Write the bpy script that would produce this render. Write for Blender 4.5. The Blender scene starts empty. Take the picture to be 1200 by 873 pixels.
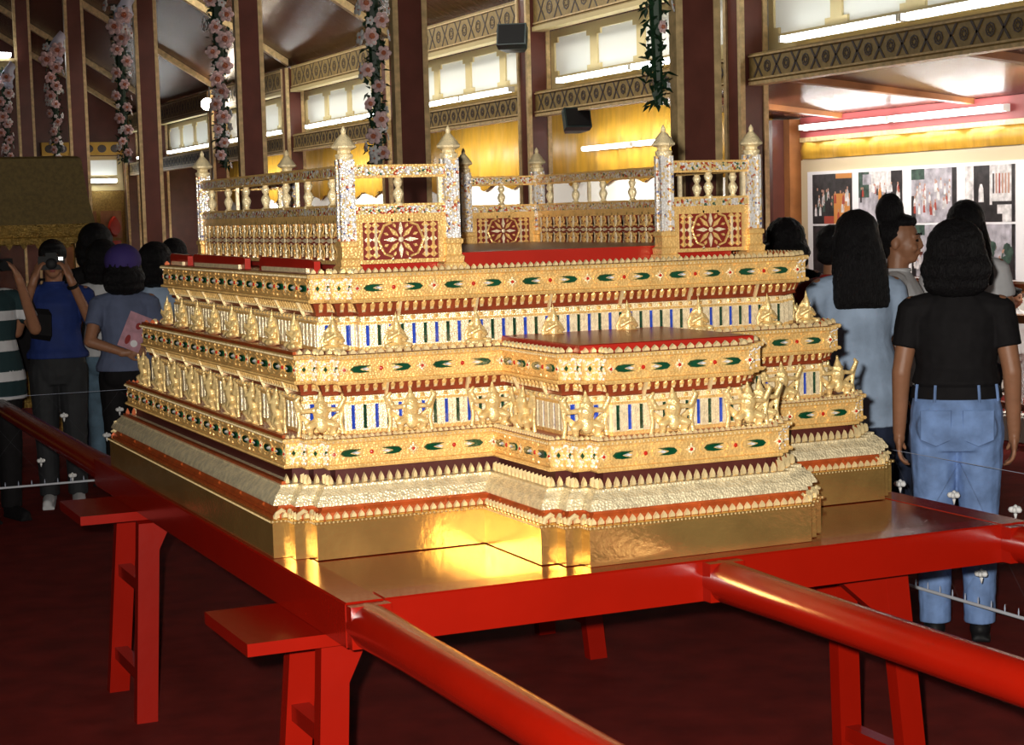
import bpy, math, random
from math import sin, cos, pi, radians
from mathutils import Vector, Matrix
random.seed(7)
SC = bpy.context.scene
COL = SC.collection
V = Vector
ORG = {}

# ------------------------------------------------------------------ materials
def srgb(r, g, b):
    f = lambda c: (c/255/12.92) if c/255 <= .04045 else ((c/255+.055)/1.055)**2.4
    return (f(r), f(g), f(b), 1)

def mat(name, col, rough=.5, metal=0., noise=0., nscale=20., bump=0., bscale=60., emit=0., ecol=None, coat=0., voro=False, spec=.5, stretch=None):
    m = bpy.data.materials.new(name); m.use_nodes = True
    nt = m.node_tree; b = nt.nodes['Principled BSDF']
    b.inputs['Base Color'].default_value = col
    b.inputs['Roughness'].default_value = rough
    b.inputs['Metallic'].default_value = metal
    b.inputs['Specular IOR Level'].default_value = spec
    if coat:
        b.inputs['Coat Weight'].default_value = coat; b.inputs['Coat Roughness'].default_value = .08
    if emit:
        b.inputs['Emission Color'].default_value = ecol or col
        b.inputs['Emission Strength'].default_value = emit
    tc = nt.nodes.new('ShaderNodeTexCoord'); src = tc.outputs['Object']
    if stretch:
        mp = nt.nodes.new('ShaderNodeMapping'); mp.inputs['Scale'].default_value = stretch
        nt.links.new(src, mp.inputs['Vector']); src = mp.outputs['Vector']
    if noise:
        n = nt.nodes.new('ShaderNodeTexNoise'); n.inputs['Scale'].default_value = nscale; n.inputs['Detail'].default_value = 4
        nt.links.new(src, n.inputs['Vector'])
        mx = nt.nodes.new('ShaderNodeMix'); mx.data_type = 'RGBA'; mx.blend_type = 'MULTIPLY'
        mx.inputs['Factor'].default_value = 1
        r = nt.nodes.new('ShaderNodeMapRange'); r.inputs['From Min'].default_value = .3; r.inputs['From Max'].default_value = .7
        r.inputs['To Min'].default_value = 1-noise; r.inputs['To Max'].default_value = 1+noise*.4
        nt.links.new(n.outputs['Fac'], r.inputs['Value'])
        mx.inputs['A'].default_value = col
        nt.links.new(r.outputs['Result'], mx.inputs['B'])
        nt.links.new(mx.outputs['Result'], b.inputs['Base Color'])
    if bump:
        if voro:
            n2 = nt.nodes.new('ShaderNodeTexVoronoi'); n2.inputs['Scale'].default_value = bscale; out = n2.outputs['Distance']
        else:
            n2 = nt.nodes.new('ShaderNodeTexNoise'); n2.inputs['Scale'].default_value = bscale; n2.inputs['Detail'].default_value = 3; out = n2.outputs['Fac']
        nt.links.new(src, n2.inputs['Vector'])
        bp = nt.nodes.new('ShaderNodeBump'); bp.inputs['Strength'].default_value = bump; bp.inputs['Distance'].default_value = .01
        nt.links.new(out, bp.inputs['Height']); nt.links.new(bp.outputs['Normal'], b.inputs['Normal'])
    return m

def mosaic(name, cols, scale, rough=.25, metal=.4):
    """chips of mirror and coloured glass"""
    m = bpy.data.materials.new(name); m.use_nodes = True
    nt = m.node_tree; b = nt.nodes['Principled BSDF']
    b.inputs['Roughness'].default_value = rough; b.inputs['Metallic'].default_value = metal
    tc = nt.nodes.new('ShaderNodeTexCoord'); vo = nt.nodes.new('ShaderNodeTexVoronoi'); vo.inputs['Scale'].default_value = scale
    nt.links.new(tc.outputs['Object'], vo.inputs['Vector'])
    sep = nt.nodes.new('ShaderNodeSeparateColor'); nt.links.new(vo.outputs['Color'], sep.inputs['Color'])
    cr = nt.nodes.new('ShaderNodeValToRGB'); cr.color_ramp.interpolation = 'CONSTANT'
    while len(cr.color_ramp.elements) < len(cols): cr.color_ramp.elements.new(.5)
    p = 0
    for e, (c, w) in zip(cr.color_ramp.elements, cols):
        e.position = p; e.color = c; p += w
    nt.links.new(sep.outputs['Red'], cr.inputs['Fac']); nt.links.new(cr.outputs['Color'], b.inputs['Base Color'])
    bp = nt.nodes.new('ShaderNodeBump'); bp.inputs['Strength'].default_value = .6; bp.inputs['Distance'].default_value = .004
    nt.links.new(vo.outputs['Distance'], bp.inputs['Height']); nt.links.new(bp.outputs['Normal'], b.inputs['Normal'])
    return m

G = (.90, .57, .20, 1)
M = {}
M['gold'] = mat('gold leaf carving', G, .34, .38, .20, 30, .25, 150, voro=True)
M['gold_plain'] = mat('smooth gold leaf', (.86, .54, .17, 1), .22, .84, .20, 9, .10, 60)
M['gold_light'] = mat('pale gold with mirror chips', (.97, .80, .48, 1), .28, .30, .2, 60, .35, 260, voro=True)
M['gold_fig'] = mat('gold figure leaf', (.93, .68, .30, 1), .30, .42, .25, 60, .3, 220)
M['silver'] = mat('silvery gold carving', (.92, .78, .50, 1), .33, .38, .30, 50, .4, 160, voro=True)
M['tooth'] = mat('pale gilt crest', (.92, .72, .38, 1), .35, .4, .2, 50)
M['ivory'] = mat('cream mirror pilaster', (.95, .80, .52, 1), .28, .30, .25, 90, .3, 300, voro=True)
M['white'] = mat('white mirror glass', (.9, .88, .86, 1), .18, .3)
M['green'] = mat('dark green glass', (.003, .055, .022, 1), .12, .0, .3, 40, coat=.6)
M['blue'] = mat('blue glass strip', (.02, .06, .42, 1), .12, .0, .4, 60, coat=.6)
M['greenstrip'] = mat('bottle green glass strip', (.008, .045, .022, 1), .12, .0, .4, 60, coat=.6)
M['ruby'] = mat('red glass dot', (.45, .02, .01, 1), .2)
M['redlac'] = mat('red lacquer floor', (.36, .016, .008, 1), .3, 0, .15, 8)
M['redor'] = mat('orange red lacquer moulding', (.46, .09, .02, 1), .35, .25, .3, 30)
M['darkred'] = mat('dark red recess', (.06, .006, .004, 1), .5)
M['panelred'] = mat('dark red panel ground', (.17, .014, .008, 1), .45)
M['cornred'] = mat('brick red cornice lacquer', (.26, .045, .014, 1), .4, .2, .3, 30)
M['mosaic'] = mosaic('mirror mosaic', [((.86, .83, .80, 1), .62), ((.85, .60, .28, 1), .22), ((.55, .16, .09, 1), .05), ((.2, .22, .4, 1), .04), ((.95, .93, .9, 1), .07)], 150)
M['railmosaic'] = mosaic('rail mosaic', [((.78, .56, .24, 1), .5), ((.5, .09, .04, 1), .14), ((.85, .8, .74, 1), .3), ((.08, .16, .1, 1), .06)], 150)
M['framered'] = mat('glossy red gloss paint', (.27, .006, .0014, 1), .24, 0, .08, 6, .05, 30, coat=.15)
M['tabletop'] = mat('varnished red top board', (.27, .022, .006, 1), .16, 0, .15, 10, coat=.5)
M['worn'] = mat('worn grey wood edge', (.2, .15, .13, 1), .6)
M['carpet'] = mat('dark red carpet', (.16, .014, .010, 1), .95, 0, .35, 6, .5, 500, spec=.1)
M['pillar'] = mat('dark maroon pillar paint', (.15, .044, .031, 1), .3, 0, .25, 5, .1, 30)
M['edge'] = mat('gilded edge strip', (.74, .54, .27, 1), .4, .1, .3, 20)
M['friezegold'] = mat('old gold frieze board', (.34, .235, .085, 1), .5, .1, .25, 25)
M['friezedark'] = mat('dark stencil pattern', (.07, .05, .045, 1), .5)
M['cream'] = mat('cream window frame', (.62, .50, .25, 1), .5)
M['lit'] = mat('lit white window panel', (.62, .62, .56, 1), .5, emit=.2, ecol=(1, .98, .86, 1))
M['tube'] = mat('fluorescent tube glass', (1, 1, 1, 1), .3, emit=22, ecol=(.93, .98, 1, 1))
M['tubebody'] = mat('white tube housing', (.75, .75, .72, 1), .4)
M['bulb'] = mat('floodlight glass', (1, 1, 1, 1), .3, emit=60, ecol=(1, .86, .66, 1))
M['ceil'] = mat('varnished brown ceiling boards', (.115, .036, .020, 1), .27, 0, .5, 3, .25, 9, stretch=(1, 9, 1), spec=.4)
M['yellow'] = mat('yellow satin cloth', (.66, .37, .04, 1), .5, 0, .2, 3, .3, 8, stretch=(1, 5, 1))
M['wallwhite'] = mat('white plaster wall', (.72, .70, .64, 1), .7)
M['maroon'] = mat('maroon board', (.32, .06, .06, 1), .5)
M['wood'] = mat('orange brown wood', (.36, .14, .045, 1), .4, 0, .3, 6)
M['railwood'] = mat('reddish brown baluster wood', (.16, .04, .02, 1), .4, 0, .3, 6)
M['board'] = mat('cream display board', (.62, .50, .32, 1), .6)
M['paper'] = mat('white paper border', (.8, .78, .8, 1), .6)
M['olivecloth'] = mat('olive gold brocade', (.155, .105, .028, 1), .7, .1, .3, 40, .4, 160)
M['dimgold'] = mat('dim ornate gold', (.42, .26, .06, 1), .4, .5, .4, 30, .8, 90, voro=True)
M['leaf'] = mat('dark green leaves', (.012, .045, .018, 1), .5, 0, .5, 12)
M['rose'] = mat('pale pink rose petals', (.84, .62, .62, 1), .6, 0, .2, 30)
M['rosemid'] = mat('peach rose heart', (.55, .19, .10, 1), .6)
M['ribbon'] = mat('white satin ribbon', (.62, .64, .78, 1), .4)
M['blossom'] = mat('white jasmine blossom', (.80, .80, .80, 1), .5)
M['cord'] = mat('pale blue white cord', (.42, .46, .58, 1), .6)
M['thread'] = mat('thin grey thread', (.07, .075, .09, 1), .7)
M['cordw'] = mat('white cord', (.60, .62, .68, 1), .6)
M['skin'] = mat('tan skin', (.33, .150, .080, 1), .5, 0, .12, 20)
M['hair'] = mat('black hair', (.007, .006, .007, 1), .5, 0, .3, 40, .9, 70, stretch=(5, 5, .6), spec=.2)
M['eye'] = mat('dark eye', (.01, .008, .008, 1), .15)
M['lip'] = mat('lips', (.32, .07, .06, 1), .4)
M['black'] = mat('black cloth', (.010, .009, .010, 1), .8, 0, .2, 30, spec=.15)
M['blackgloss'] = mat('black plastic', (.008, .008, .009, 1), .55, spec=.2)
M['jeans'] = mat('light blue denim', (.19, .31, .60, 1), .8, 0, .35, 14, .4, 26)
M['darkjeans'] = mat('dark jeans', (.012, .020, .05, 1), .85, 0, .3, 14)
M['denimshirt'] = mat('pale blue chambray', (.36, .47, .64, 1), .8, 0, .3, 8, .4, 18)
M['polo'] = mat('royal blue polo cloth', (.007, .025, .15, 1), .8, 0, .2, 12, .3, 16)
M['greyblue'] = mat('grey blue t-shirt cloth', (.105, .13, .22, 1), .85, 0, .2, 12, .3, 16)
M['whitecloth'] = mat('white cotton', (.6, .6, .62, 1), .8, 0, .15, 10, .3, 16)
M['trouser'] = mat('dark grey trousers', (.016, .017, .02, 1), .8, 0, .3, 10)
M['greystripe'] = mat('dark teal cloth', (.008, .03, .035, 1), .85)
M['purple'] = mat('purple cap cloth', (.045, .025, .16, 1), .8)
M['pink'] = mat('pink leaflet', (.50, .24, .30, 1), .6, 0, .3, 25)
M['redcloth'] = mat('red blouse', (.28, .012, .010, 1), .7)
M['speaker'] = mat('dark teal speaker shell', (.012, .035, .035, 1), .45)
M['greycloth'] = mat('faded denim', (.10, .17, .24, 1), .85, 0, .4, 12)

# ------------------------------------------------------------------ mesh builder
class MB:
    def __init__(s): s.v = []; s.f = []; s.m = []
    def add(s, vs, fs, mi=0, T=None):
        o = len(s.v)
        if T is None: s.v += [tuple(v) for v in vs]
        else: s.v += [tuple(T @ V(v)) for v in vs]
        s.f += [tuple(i+o for i in f) for f in fs]; s.m += [mi]*len(fs)
    def box(s, x0, x1, y0, y1, z0, z1, mi=0, T=None):
        s.add([(x0, y0, z0), (x1, y0, z0), (x1, y1, z0), (x0, y1, z0), (x0, y0, z1), (x1, y0, z1), (x1, y1, z1), (x0, y1, z1)],
              [(0, 3, 2, 1), (4, 5, 6, 7), (0, 1, 5, 4), (1, 2, 6, 5), (2, 3, 7, 6), (3, 0, 4, 7)], mi, T)
    def loft(s, rings, mi=0, T=None, caps=True):
        n = len(rings[0]); vs = [p for r in rings for p in r]; fs = []
        for k in range(len(rings)-1):
            for i in range(n):
                j = (i+1) % n; fs.append((k*n+i, k*n+j, (k+1)*n+j, (k+1)*n+i))
        if caps:
            fs.append(tuple(range(n-1, -1, -1))); fs.append(tuple(range((len(rings)-1)*n, len(rings)*n)))
        s.add(vs, fs, mi, T)
    def tube(s, pts, rad, n=8, mi=0, T=None):
        pts = [V(p) for p in pts]
        if not isinstance(rad, (list, tuple)): rad = [rad]*len(pts)
        d0 = (pts[1]-pts[0]).normalized()
        u = d0.orthogonal().normalized(); rings = []
        for k, p in enumerate(pts):
            a = pts[min(k+1, len(pts)-1)]-pts[max(k-1, 0)]; a.normalize()
            u = (u-a*u.dot(a)).normalized(); w = a.cross(u)
            rings.append([p+(u*cos(2*pi*i/n)+w*sin(2*pi*i/n))*rad[k] for i in range(n)])
        s.loft(rings, mi, T)
    def capsule(s, a, b, ra, rb, n=12, mi=0, T=None):
        a = V(a); b = V(b); d = (b-a).normalized()
        pts = [a-d*ra*.98, a-d*ra*.75, a-d*ra*.35, a, b, b+d*rb*.35, b+d*rb*.75, b+d*rb*.98]
        rs = [ra*.2, ra*.66, ra*.937, ra, rb, rb*.937, rb*.66, rb*.2]
        s.tube(pts, rs, n, mi, T)
    def lathe(s, prof, c=(0, 0, 0), n=12, mi=0, T=None, sq=False):
        rings = []
        for r, z in prof:
            if sq: rings.append([(c[0]+r*x, c[1]+r*y, c[2]+z) for x, y in ((-1, -1), (1, -1), (1, 1), (-1, 1))])
            else: rings.append([(c[0]+r*cos(2*pi*i/n), c[1]+r*sin(2*pi*i/n), c[2]+z) for i in range(n)])
        s.loft(rings, mi, T)
    def ell(s, c, r, mi=0, n=12, k=8, T=None, R=None):
        rings = []
        for j in range(1, k):
            a = pi*j/k-pi/2; z = sin(a); q = cos(a)
            rings.append([(q*cos(2*pi*i/n)*r[0], q*sin(2*pi*i/n)*r[1], z*r[2]) for i in range(n)])
        vs = [(0, 0, -r[2])]+[p for g in rings for p in g]+[(0, 0, r[2])]
        fs = [(0, 1+(i+1) % n, 1+i) for i in range(n)]
        for q in range(k-2):
            for i in range(n):
                j = (i+1) % n; fs.append((1+q*n+i, 1+q*n+j, 1+(q+1)*n+j, 1+(q+1)*n+i))
        L = len(vs)-1; b = 1+(k-2)*n
        fs += [(b+i, b+(i+1) % n, L) for i in range(n)]
        X = Matrix.Translation(c)
        if R is not None: X = X @ R
        if T is not None: X = T @ X
        s.add(vs, fs, mi, X)
    def prism(s, poly, w0, w1, mi=0, T=None, inset=0):
        """2D outline in (u,v), thickness from w0 to w1"""
        n = len(poly); cu = sum(p[0] for p in poly)/n; cv = sum(p[1] for p in poly)/n
        top = [((p[0]-cu)*(1-inset)+cu, (p[1]-cv)*(1-inset)+cv, w1) for p in poly]
        s.loft([[(p[0], p[1], w0) for p in poly], top], mi, T)
    def build(s, name, mats, parent=None, smooth=False, local=False, angle=None):
        me = bpy.data.meshes.new(name)
        if not isinstance(mats, (list, tuple)): mats = [mats]
        org = V((0, 0, 0)) if (parent is None or local) else ORG.get(parent.name, V((0, 0, 0)))
        me.from_pydata([(v[0]-org[0], v[1]-org[1], v[2]-org[2]) for v in s.v], [], s.f)
        for m in mats: me.materials.append(m)
        if len(mats) > 1: me.polygons.foreach_set('material_index', s.m)
        if smooth:
            me.polygons.foreach_set('use_smooth', [True]*len(me.polygons))
            if smooth != 'all': me.set_sharp_from_angle(angle=radians(angle or 40))
        me.update()
        o = bpy.data.objects.new(name, me); COL.objects.link(o)
        if parent is not None: o.parent = parent
        ORG[o.name] = org
        return o

def tag(o, label=None, cat=None, group=None, kind=None):
    if label: o['label'] = label
    if cat: o['category'] = cat
    if group: o['group'] = group
    if kind: o['kind'] = kind
    return o
def thing(name, loc, label, cat, group=None, rz=0):
    o = bpy.data.objects.new(name, None); COL.objects.link(o); o.empty_display_size = .1
    o.location = loc; o.rotation_euler = (0, 0, rz); ORG[o.name] = V(loc)
    return tag(o, label, cat, group)
def whole(mb, name, mats, loc, label, cat, group=None, smooth=False, kind=None):
    """a thing that is one mesh, origin at loc"""
    mb.v = [(v[0]-loc[0], v[1]-loc[1], v[2]-loc[2]) for v in mb.v]
    o = mb.build(name, mats, None, smooth); o.location = loc
    return tag(o, label, cat, group, kind)
def struct(mb, name, mats, smooth=False): return tag(mb.build(name, mats, None, smooth), kind='structure')
def dup(o, parent=None):
    c = o.copy(); COL.objects.link(c)
    if parent is not None: c.parent = parent
    ORG[c.name] = ORG.get(o.name, V((0, 0, 0)))
    for ch in list(o.children): dup(ch, c)
    return c

def melt(mb, name, m, parent=None, voxel=.008, smooth=3, noise=0, nsize=.03, local=True):
    """fuse overlapping closed shapes into one continuous skin"""
    o = mb.build(name+'_raw', m, None)
    r = o.modifiers.new('r', 'REMESH'); r.mode = 'VOXEL'; r.voxel_size = voxel; r.use_smooth_shade = True
    q = o.modifiers.new('s', 'SMOOTH'); q.iterations = smooth; q.factor = .5
    if noise:
        t = bpy.data.textures.new(name+'_t', 'CLOUDS'); t.noise_scale = nsize
        dd = o.modifiers.new('d', 'DISPLACE'); dd.texture = t; dd.strength = noise; dd.mid_level = .5
    dg = bpy.context.evaluated_depsgraph_get()
    me = bpy.data.meshes.new_from_object(o.evaluated_get(dg)); me.name = name
    for p in me.polygons: p.use_smooth = True
    me.materials.clear()
    for x in (m if isinstance(m, (list, tuple)) else [m]): me.materials.append(x)
    old = o.data; bpy.data.objects.remove(o); bpy.data.meshes.remove(old)
    o = bpy.data.objects.new(name, me); COL.objects.link(o)
    if parent is not None: o.parent = parent
    return o

# ================================================================== THE THRONE
XC, YC, TZ = .915, 1.525, .78
S = .0425
def plan(center=True):
    L = [(0, .47+2*S), (S, .47+2*S), (S, .47+S), (2*S, .47+S), (2*S, .47)]
    if center:
        a = .525
        L += [(a, .47), (a, .05+2*S), (a+S, .05+2*S), (a+S, .05+S), (a+2*S, .05+S), (a+2*S, .05)]
    front = L+[(2*XC-x, y) for x, y in reversed(L)]
    main = L[:5]
    back = [(2*XC-x, 2*YC-y) for x, y in main]+[(x, 2*YC-y) for x, y in reversed(main)]
    return front+back
def inset(P, d):
    n = len(P); out = []
    for i in range(n):
        p0, p1, p2 = V(P[i-1]), V(P[i]), V(P[(i+1) % n])
        t1 = (p1-p0).normalized(); t2 = (p2-p1).normalized()
        out.append(p1-d*(V((t1.y, -t1.x))+V((t2.y, -t2.x))))
    return out
PC, PM = plan(True), plan(False)
def rings(P, prof): return [[(p.x, p.y, z) for p in inset(P, d)] for d, z in prof]
def band(mb, P, prof, mi=0): mb.loft(rings(P, prof), mi, None, caps=False)
def floor_(mb, P, d, z, mi=0):
    r = [(p.x, p.y, z) for p in inset(P, d)]; mb.add(r, [tuple(range(len(r)))], mi)
def edges(P, d):
    Q = inset(P, d); n = len(Q)
    for i in range(n):
        a, b = Q[i], Q[(i+1) % n]; L = (b-a).length; t = (b-a)/L
        yield a, b, L, t, V((t.y, -t.x))
def frame(o, t, n, z, tilt=0):
    up = V((0, 0, 1)); N = V((n.x, n.y, 0)); Tn = V((t.x, t.y, 0))
    if tilt:
        N2 = N*cos(tilt)+up*sin(tilt); up = up*cos(tilt)-N*sin(tilt); N = N2
    return Matrix(((Tn.x, up.x, N.x, o.x), (Tn.y, up.y, N.y, o.y), (Tn.z, up.z, N.z, z), (0, 0, 0, 1)))
def along(P, d, pitch, z, fn, tilt=0, minL=0, skip_left=False):
    for a, b, L, t, n in edges(P, d):
        if L < minL: continue
        if skip_left and n.x < -.9 and L > 1: continue
        k = max(1, round(L/pitch)); w = L/k
        for i in range(k):
            fn(frame(a+t*(w*(i+.5)), t, n, z, tilt), i, w, L)

throne = thing('palanquin_throne', (XC, YC, TZ), 'large tiered gilded palanquin throne with openwork balustrade, standing on the red carrying frame', 'throne')
def leafpoly(w, h): return [(-w*.5, 0), (w*.5, 0), (w*.55, h*.4), (w*.25, h*.75), (0, h), (-w*.25, h*.75), (-w*.55, h*.4)]
def teeth(mb, P, d, z, pitch, h, th=.006, mi=0, skip=True, fill=.72, back=1):
    def fn(T, i, w, L):
        mb.prism(leafpoly(w*fill, h), -th, th*.2, mi, T, .25)
        if back: mb.m[-2] = back
    along(P, d, pitch, z, fn, skip_left=skip)
def beads(mb, P, d, z, pitch, r, mi=0):
    def fn(T, i, w, L): mb.add([(-r, 0, 0), (0, -r, 0), (r, 0, 0), (0, r, 0), (0, 0, r)], [(0, 1, 4), (1, 2, 4), (2, 3, 4), (3, 0, 4)], mi, T)
    along(P, d, pitch, z, fn)

# plinth
b = MB(); band(b, PC, [(0, .781), (0, .866), (-.006, .868), (-.006, .875), (.0, .877), (.05, .878)])
b.build('plinth', M['gold_plain'], throne)
b = MB(); teeth(b, PC, .002, .877, .021, .018, skip=True); beads(b, PC, -.006, .8715, .0105, .003)
def corner_curl(T, i, w, L):
    if L > .05: return
    b.tube([(-.012, .001, 0), (-.008, .014, .002), (.004, .022, .004), (.012, .018, .006)], [.005, .006, .006, .003], 6, 0, T)
along(PC, -.002, .05, .877, corner_curl)
tag(b.build('crest_moulding', [M['tooth'], M['redor']], throne))
b = MB(); band(b, PC, [(.012, .877), (.014, .892), (.022, .900), (.022, .909)]); beads(b, PC, .016, .897, .21, .006)
b.build('sloping_moulding', M['redor'], throne)
# cushion
b = MB(); band(b, PC, [(.022, .908), (.006, .909), (.006, .914), (.016, .932), (.034, .948), (.034, .954), (.09, .955)])
def acanth(T, i, w, L):
    b.prism([(-w*.5, .004), (-w*.1, 0), (w*.35, .012), (w*.5, .030), (w*.1, .033), (-w*.2, .02)], -.002, .004, 0, T, .35)
    b.add([(w*.1-.004, .015, .002), (w*.1+.004, .012, .002), (w*.1+.004, .022, .002), (w*.1, .018, .008)], [(0, 1, 3), (1, 2, 3), (2, 0, 3)], 1, T)
along(PC, .010, .026, .9125, acanth, tilt=.68)
b.build('cushion_moulding', [M['silver'], M['white']], throne)
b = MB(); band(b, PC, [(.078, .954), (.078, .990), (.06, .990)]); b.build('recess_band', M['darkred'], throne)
b = MB(); teeth(b, PC, .044, .954, .022, .025, .008, skip=True, fill=.55); beads(b, PC, .036, .9515, .013, .003); b.build('lotus_crest', [M['tooth'], M['redor']], throne)

GEM = [(-.030, 0), (-.021, .0080), (-.004, .0102), (.026, .0085), (.002, .0028), (-.006, 0), (.002, -.0028), (.026, -.0085), (-.004, -.0102), (-.021, -.0080)]
def ledge(P, dd, z0, name_crest=True):
    """gem-set ledge: returns the part"""
    h = .073
    b = MB()
    band(b, P, [(dd+.06, z0), (dd-.006, z0), (dd-.008, z0+.004), (dd-.006, z0+.009), (dd, z0+.011), (dd, z0+h-.013), (dd-.006, z0+h-.011), (dd-.008, z0+h-.005), (dd-.006, z0+h), (dd+.02, z0+h)])
    beads(b, P, dd-.008, z0+h-.006, .012, .0032, 3); beads(b, P, dd-.007, z0+.005, .012, .0028, 0)
    zc = z0+h*.5
    def rosette(T, r=.017):
        for k in range(8):
            a = k*pi/4; c, s_ = cos(a), sin(a); q = r*(1 if k % 2 == 0 else .72)
            b.add([(0, 0, .001), (c*q*.5-s_*.004, s_*q*.5+c*.004, .003), (c*q, s_*q, .001), (c*q*.5+s_*.004, s_*q*.5-c*.004, .003), (c*q*.5, s_*q*.5, .0055)],
                  [(0, 3, 4), (3, 2, 4), (2, 1, 4), (1, 0, 4)], 3, T)
        b.ell((0, 0, .004), (.0045, .0045, .003), 2, 8, 4, T)
    def unit(T, i, w, L):
        if L < .06:      # redented corner facets, all chips and one gem
            b.prism([(-.006, 0), (0, .008), (.006, 0), (0, -.008)], 0, .004, 1, T, .4)
            rg = random.Random(5)
            for k in range(34):
                u, v = rg.uniform(-.018, .018), rg.uniform(-.031, .033)
                if abs(u) < .009 and abs(v) < .011: continue
                q = rg.uniform(.003, .0055); a = rg.uniform(0, 6.3)
                b.prism([(u+q*cos(a+j*pi/2), v+q*sin(a+j*pi/2)*1.3) for j in range(4)], 0, rg.uniform(.003, .006), rg.choice((3, 3, 4, 0)), T, .4)
            for a in range(8): b.prism([(cos(a*pi/4+j)*.003+cos(a*pi/4)*.0115, sin(a*pi/4+j)*.003+sin(a*pi/4)*.014) for j in (0, 1.57, 3.14, 4.71)], 0, .005, 4, T, .3)
            return
        sc = min(1, w/.2)
        for sg in (-1, 1):
            X = T @ Matrix.Translation((sg*w*.235, 0, 0)) @ Matrix.Diagonal((-sg*sc if False else sg*-1*-1*sc, 1, 1, 1))
            # gem points away from the unit's middle
            pts = [((-p[0] if sg > 0 else p[0])*sc, p[1]) for p in GEM]
            if sg > 0: pts = pts[::-1]
            Y = T @ Matrix.Translation((sg*w*.235, 0, 0))
            b.prism(pts, 0, .0045, 1, Y, .12)
            ring = [(sg*w*.235+cos(q*pi/8)*.040*sc, sin(q*pi/8)*.0175) for q in range(16)]
            for q in range(16):
                p, r_ = ring[q], ring[(q+1) % 16]
                b.tube([(p[0], p[1], .001), (r_[0], r_[1], .001)], .0022, 4, 0, T)
            b.prism([(-.014*sc, 0), (0, .0045), (.014*sc, 0), (0, -.0045)], 0, .0065, 4, Y @ Matrix.Translation((-sg*.012*sc, 0, 0)), .4)
            for v_ in (-1, 1):
                b.prism([(-.006, -.003), (.006, -.003), (.003, .004), (-.003, .004)], 0, .003, 0, T @ Matrix.Translation((sg*w*.09, v_*.021, 0)), .3)
                b.prism([(-.012, -.002), (.012, -.002), (.005, .004), (-.005, .004)], 0, .003, 0, T @ Matrix.Translation((sg*w*.40, v_*.019, 0)), .3)
        for k in range(4):
            a = k*pi/2+pi/4; b.prism([(cos(a)*.009-.003, sin(a)*.009-.002), (cos(a)*.009+.003, sin(a)*.009-.002), (cos(a)*.009, sin(a)*.009+.003)], 0, .003, 0, T, .3)
        b.ell((0, 0, .002), (.0055*sc, .006, .004), 2, 8, 4, T)
        rosette(T @ Matrix.Translation((w*.5, 0, 0)), .016*sc)
        if i == 0: rosette(T @ Matrix.Translation((-w*.5+.012, 0, 0)), .012*sc)
    along(P, dd, .205, zc, unit)
    return b.build('gem_ledge', [M['gold'], M['green'], M['ruby'], M['gold_light'], M['white']], throne)

def wall(P, dd, z0, z1):
    b = MB(); band(b, P, [(dd, z0), (dd, z1)]); b.build('tier_wall', M['gold_light'], throne)
    b = MB(); g = MB()
    def fn(T, i, w, L):
        hh = z1-z0
        b.box(-w*.5, w*.5, 0, .009, 0, .006, 0, T); b.box(-w*.5, w*.5, hh-.020, hh-.014, 0, .005, 0, T)
        b.add([(-.006, hh-.012, 0), (.006, hh-.012, 0), (.006, hh-.002, 0), (-.006, hh-.002, 0), (0, hh-.007, .006)], [(0, 1, 4), (1, 2, 4), (2, 3, 4), (3, 0, 4)], 0, T)
        for s_ in (-1, 1):
            x = s_*w*.5*.98; q = w*.33
            x0, x1 = (x-q, x) if s_ > 0 else (x, x+q)
            b.box(x0, x1, .009, hh-.020, 0, .0055, 1, T)
        par = (i+int(L*10)) % 2
        g.box(-w*.17, w*.17, .012, hh-.022, -.001, .0022, par, T)
    along(P, dd, .0315, z0, fn)
    b.build('pilaster_row', [M['gold'], M['ivory']], throne)
    g.build('glass_strips', [M['blue'], M['greenstrip']], throne)

def cornice(P, d0, z0, d1, z1):
    b = MB(); band(b, P, [(d0, z0), (d0-.006, z0+.003), (d0-.004, z0+.008), (d1+.004, z1-.002), (d1+.03, z1)])
    tilt = -math.atan2(d0-d1, z1-z0)
    def fn(T, i, w, L):
        h = z1-z0
        b.prism([(0, .006), (w*.22, .012), (w*.30, h-.010), (w*.1, h-.004), (0, h-.002), (-w*.1, h-.004), (-w*.30, h-.010), (-w*.22, .012)], 0, .004, 1, T, .35)
        b.add([(-.005, .008, .003), (.005, .008, .003), (.004, .017, .003), (-.004, .017, .003), (0, .012, .008)], [(0, 1, 4), (1, 2, 4), (2, 3, 4), (3, 0, 4)], 2, T)
    along(P, d0-.004, .023, z0+.006, fn, tilt=tilt)
    def bar(T, i, w, L): b.box(-.0035, .0035, -.006, z1-z0, .0, .008, 2, T)
    along(P, d0-.004, .205, z0+.006, bar, tilt=tilt, minL=.1)
    b.build('lotus_cornice', [M['cornred'], M['gold'], M['tooth']], throne)

# tier one
ledge(PC, .056, .991)
b = MB(); floor_(b, PC, .05, 1.0655); b.build('tier_floor', M['redlac'], throne)
b = MB(); teeth(b, PC, .056, 1.064, .015, .011, .005, skip=True); b.build('edge_crest', [M['tooth'], M['redor']], throne)
wall(PC, .130, 1.0655, 1.160)
cornice(PC, .126, 1.160, .112, 1.192)
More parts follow.
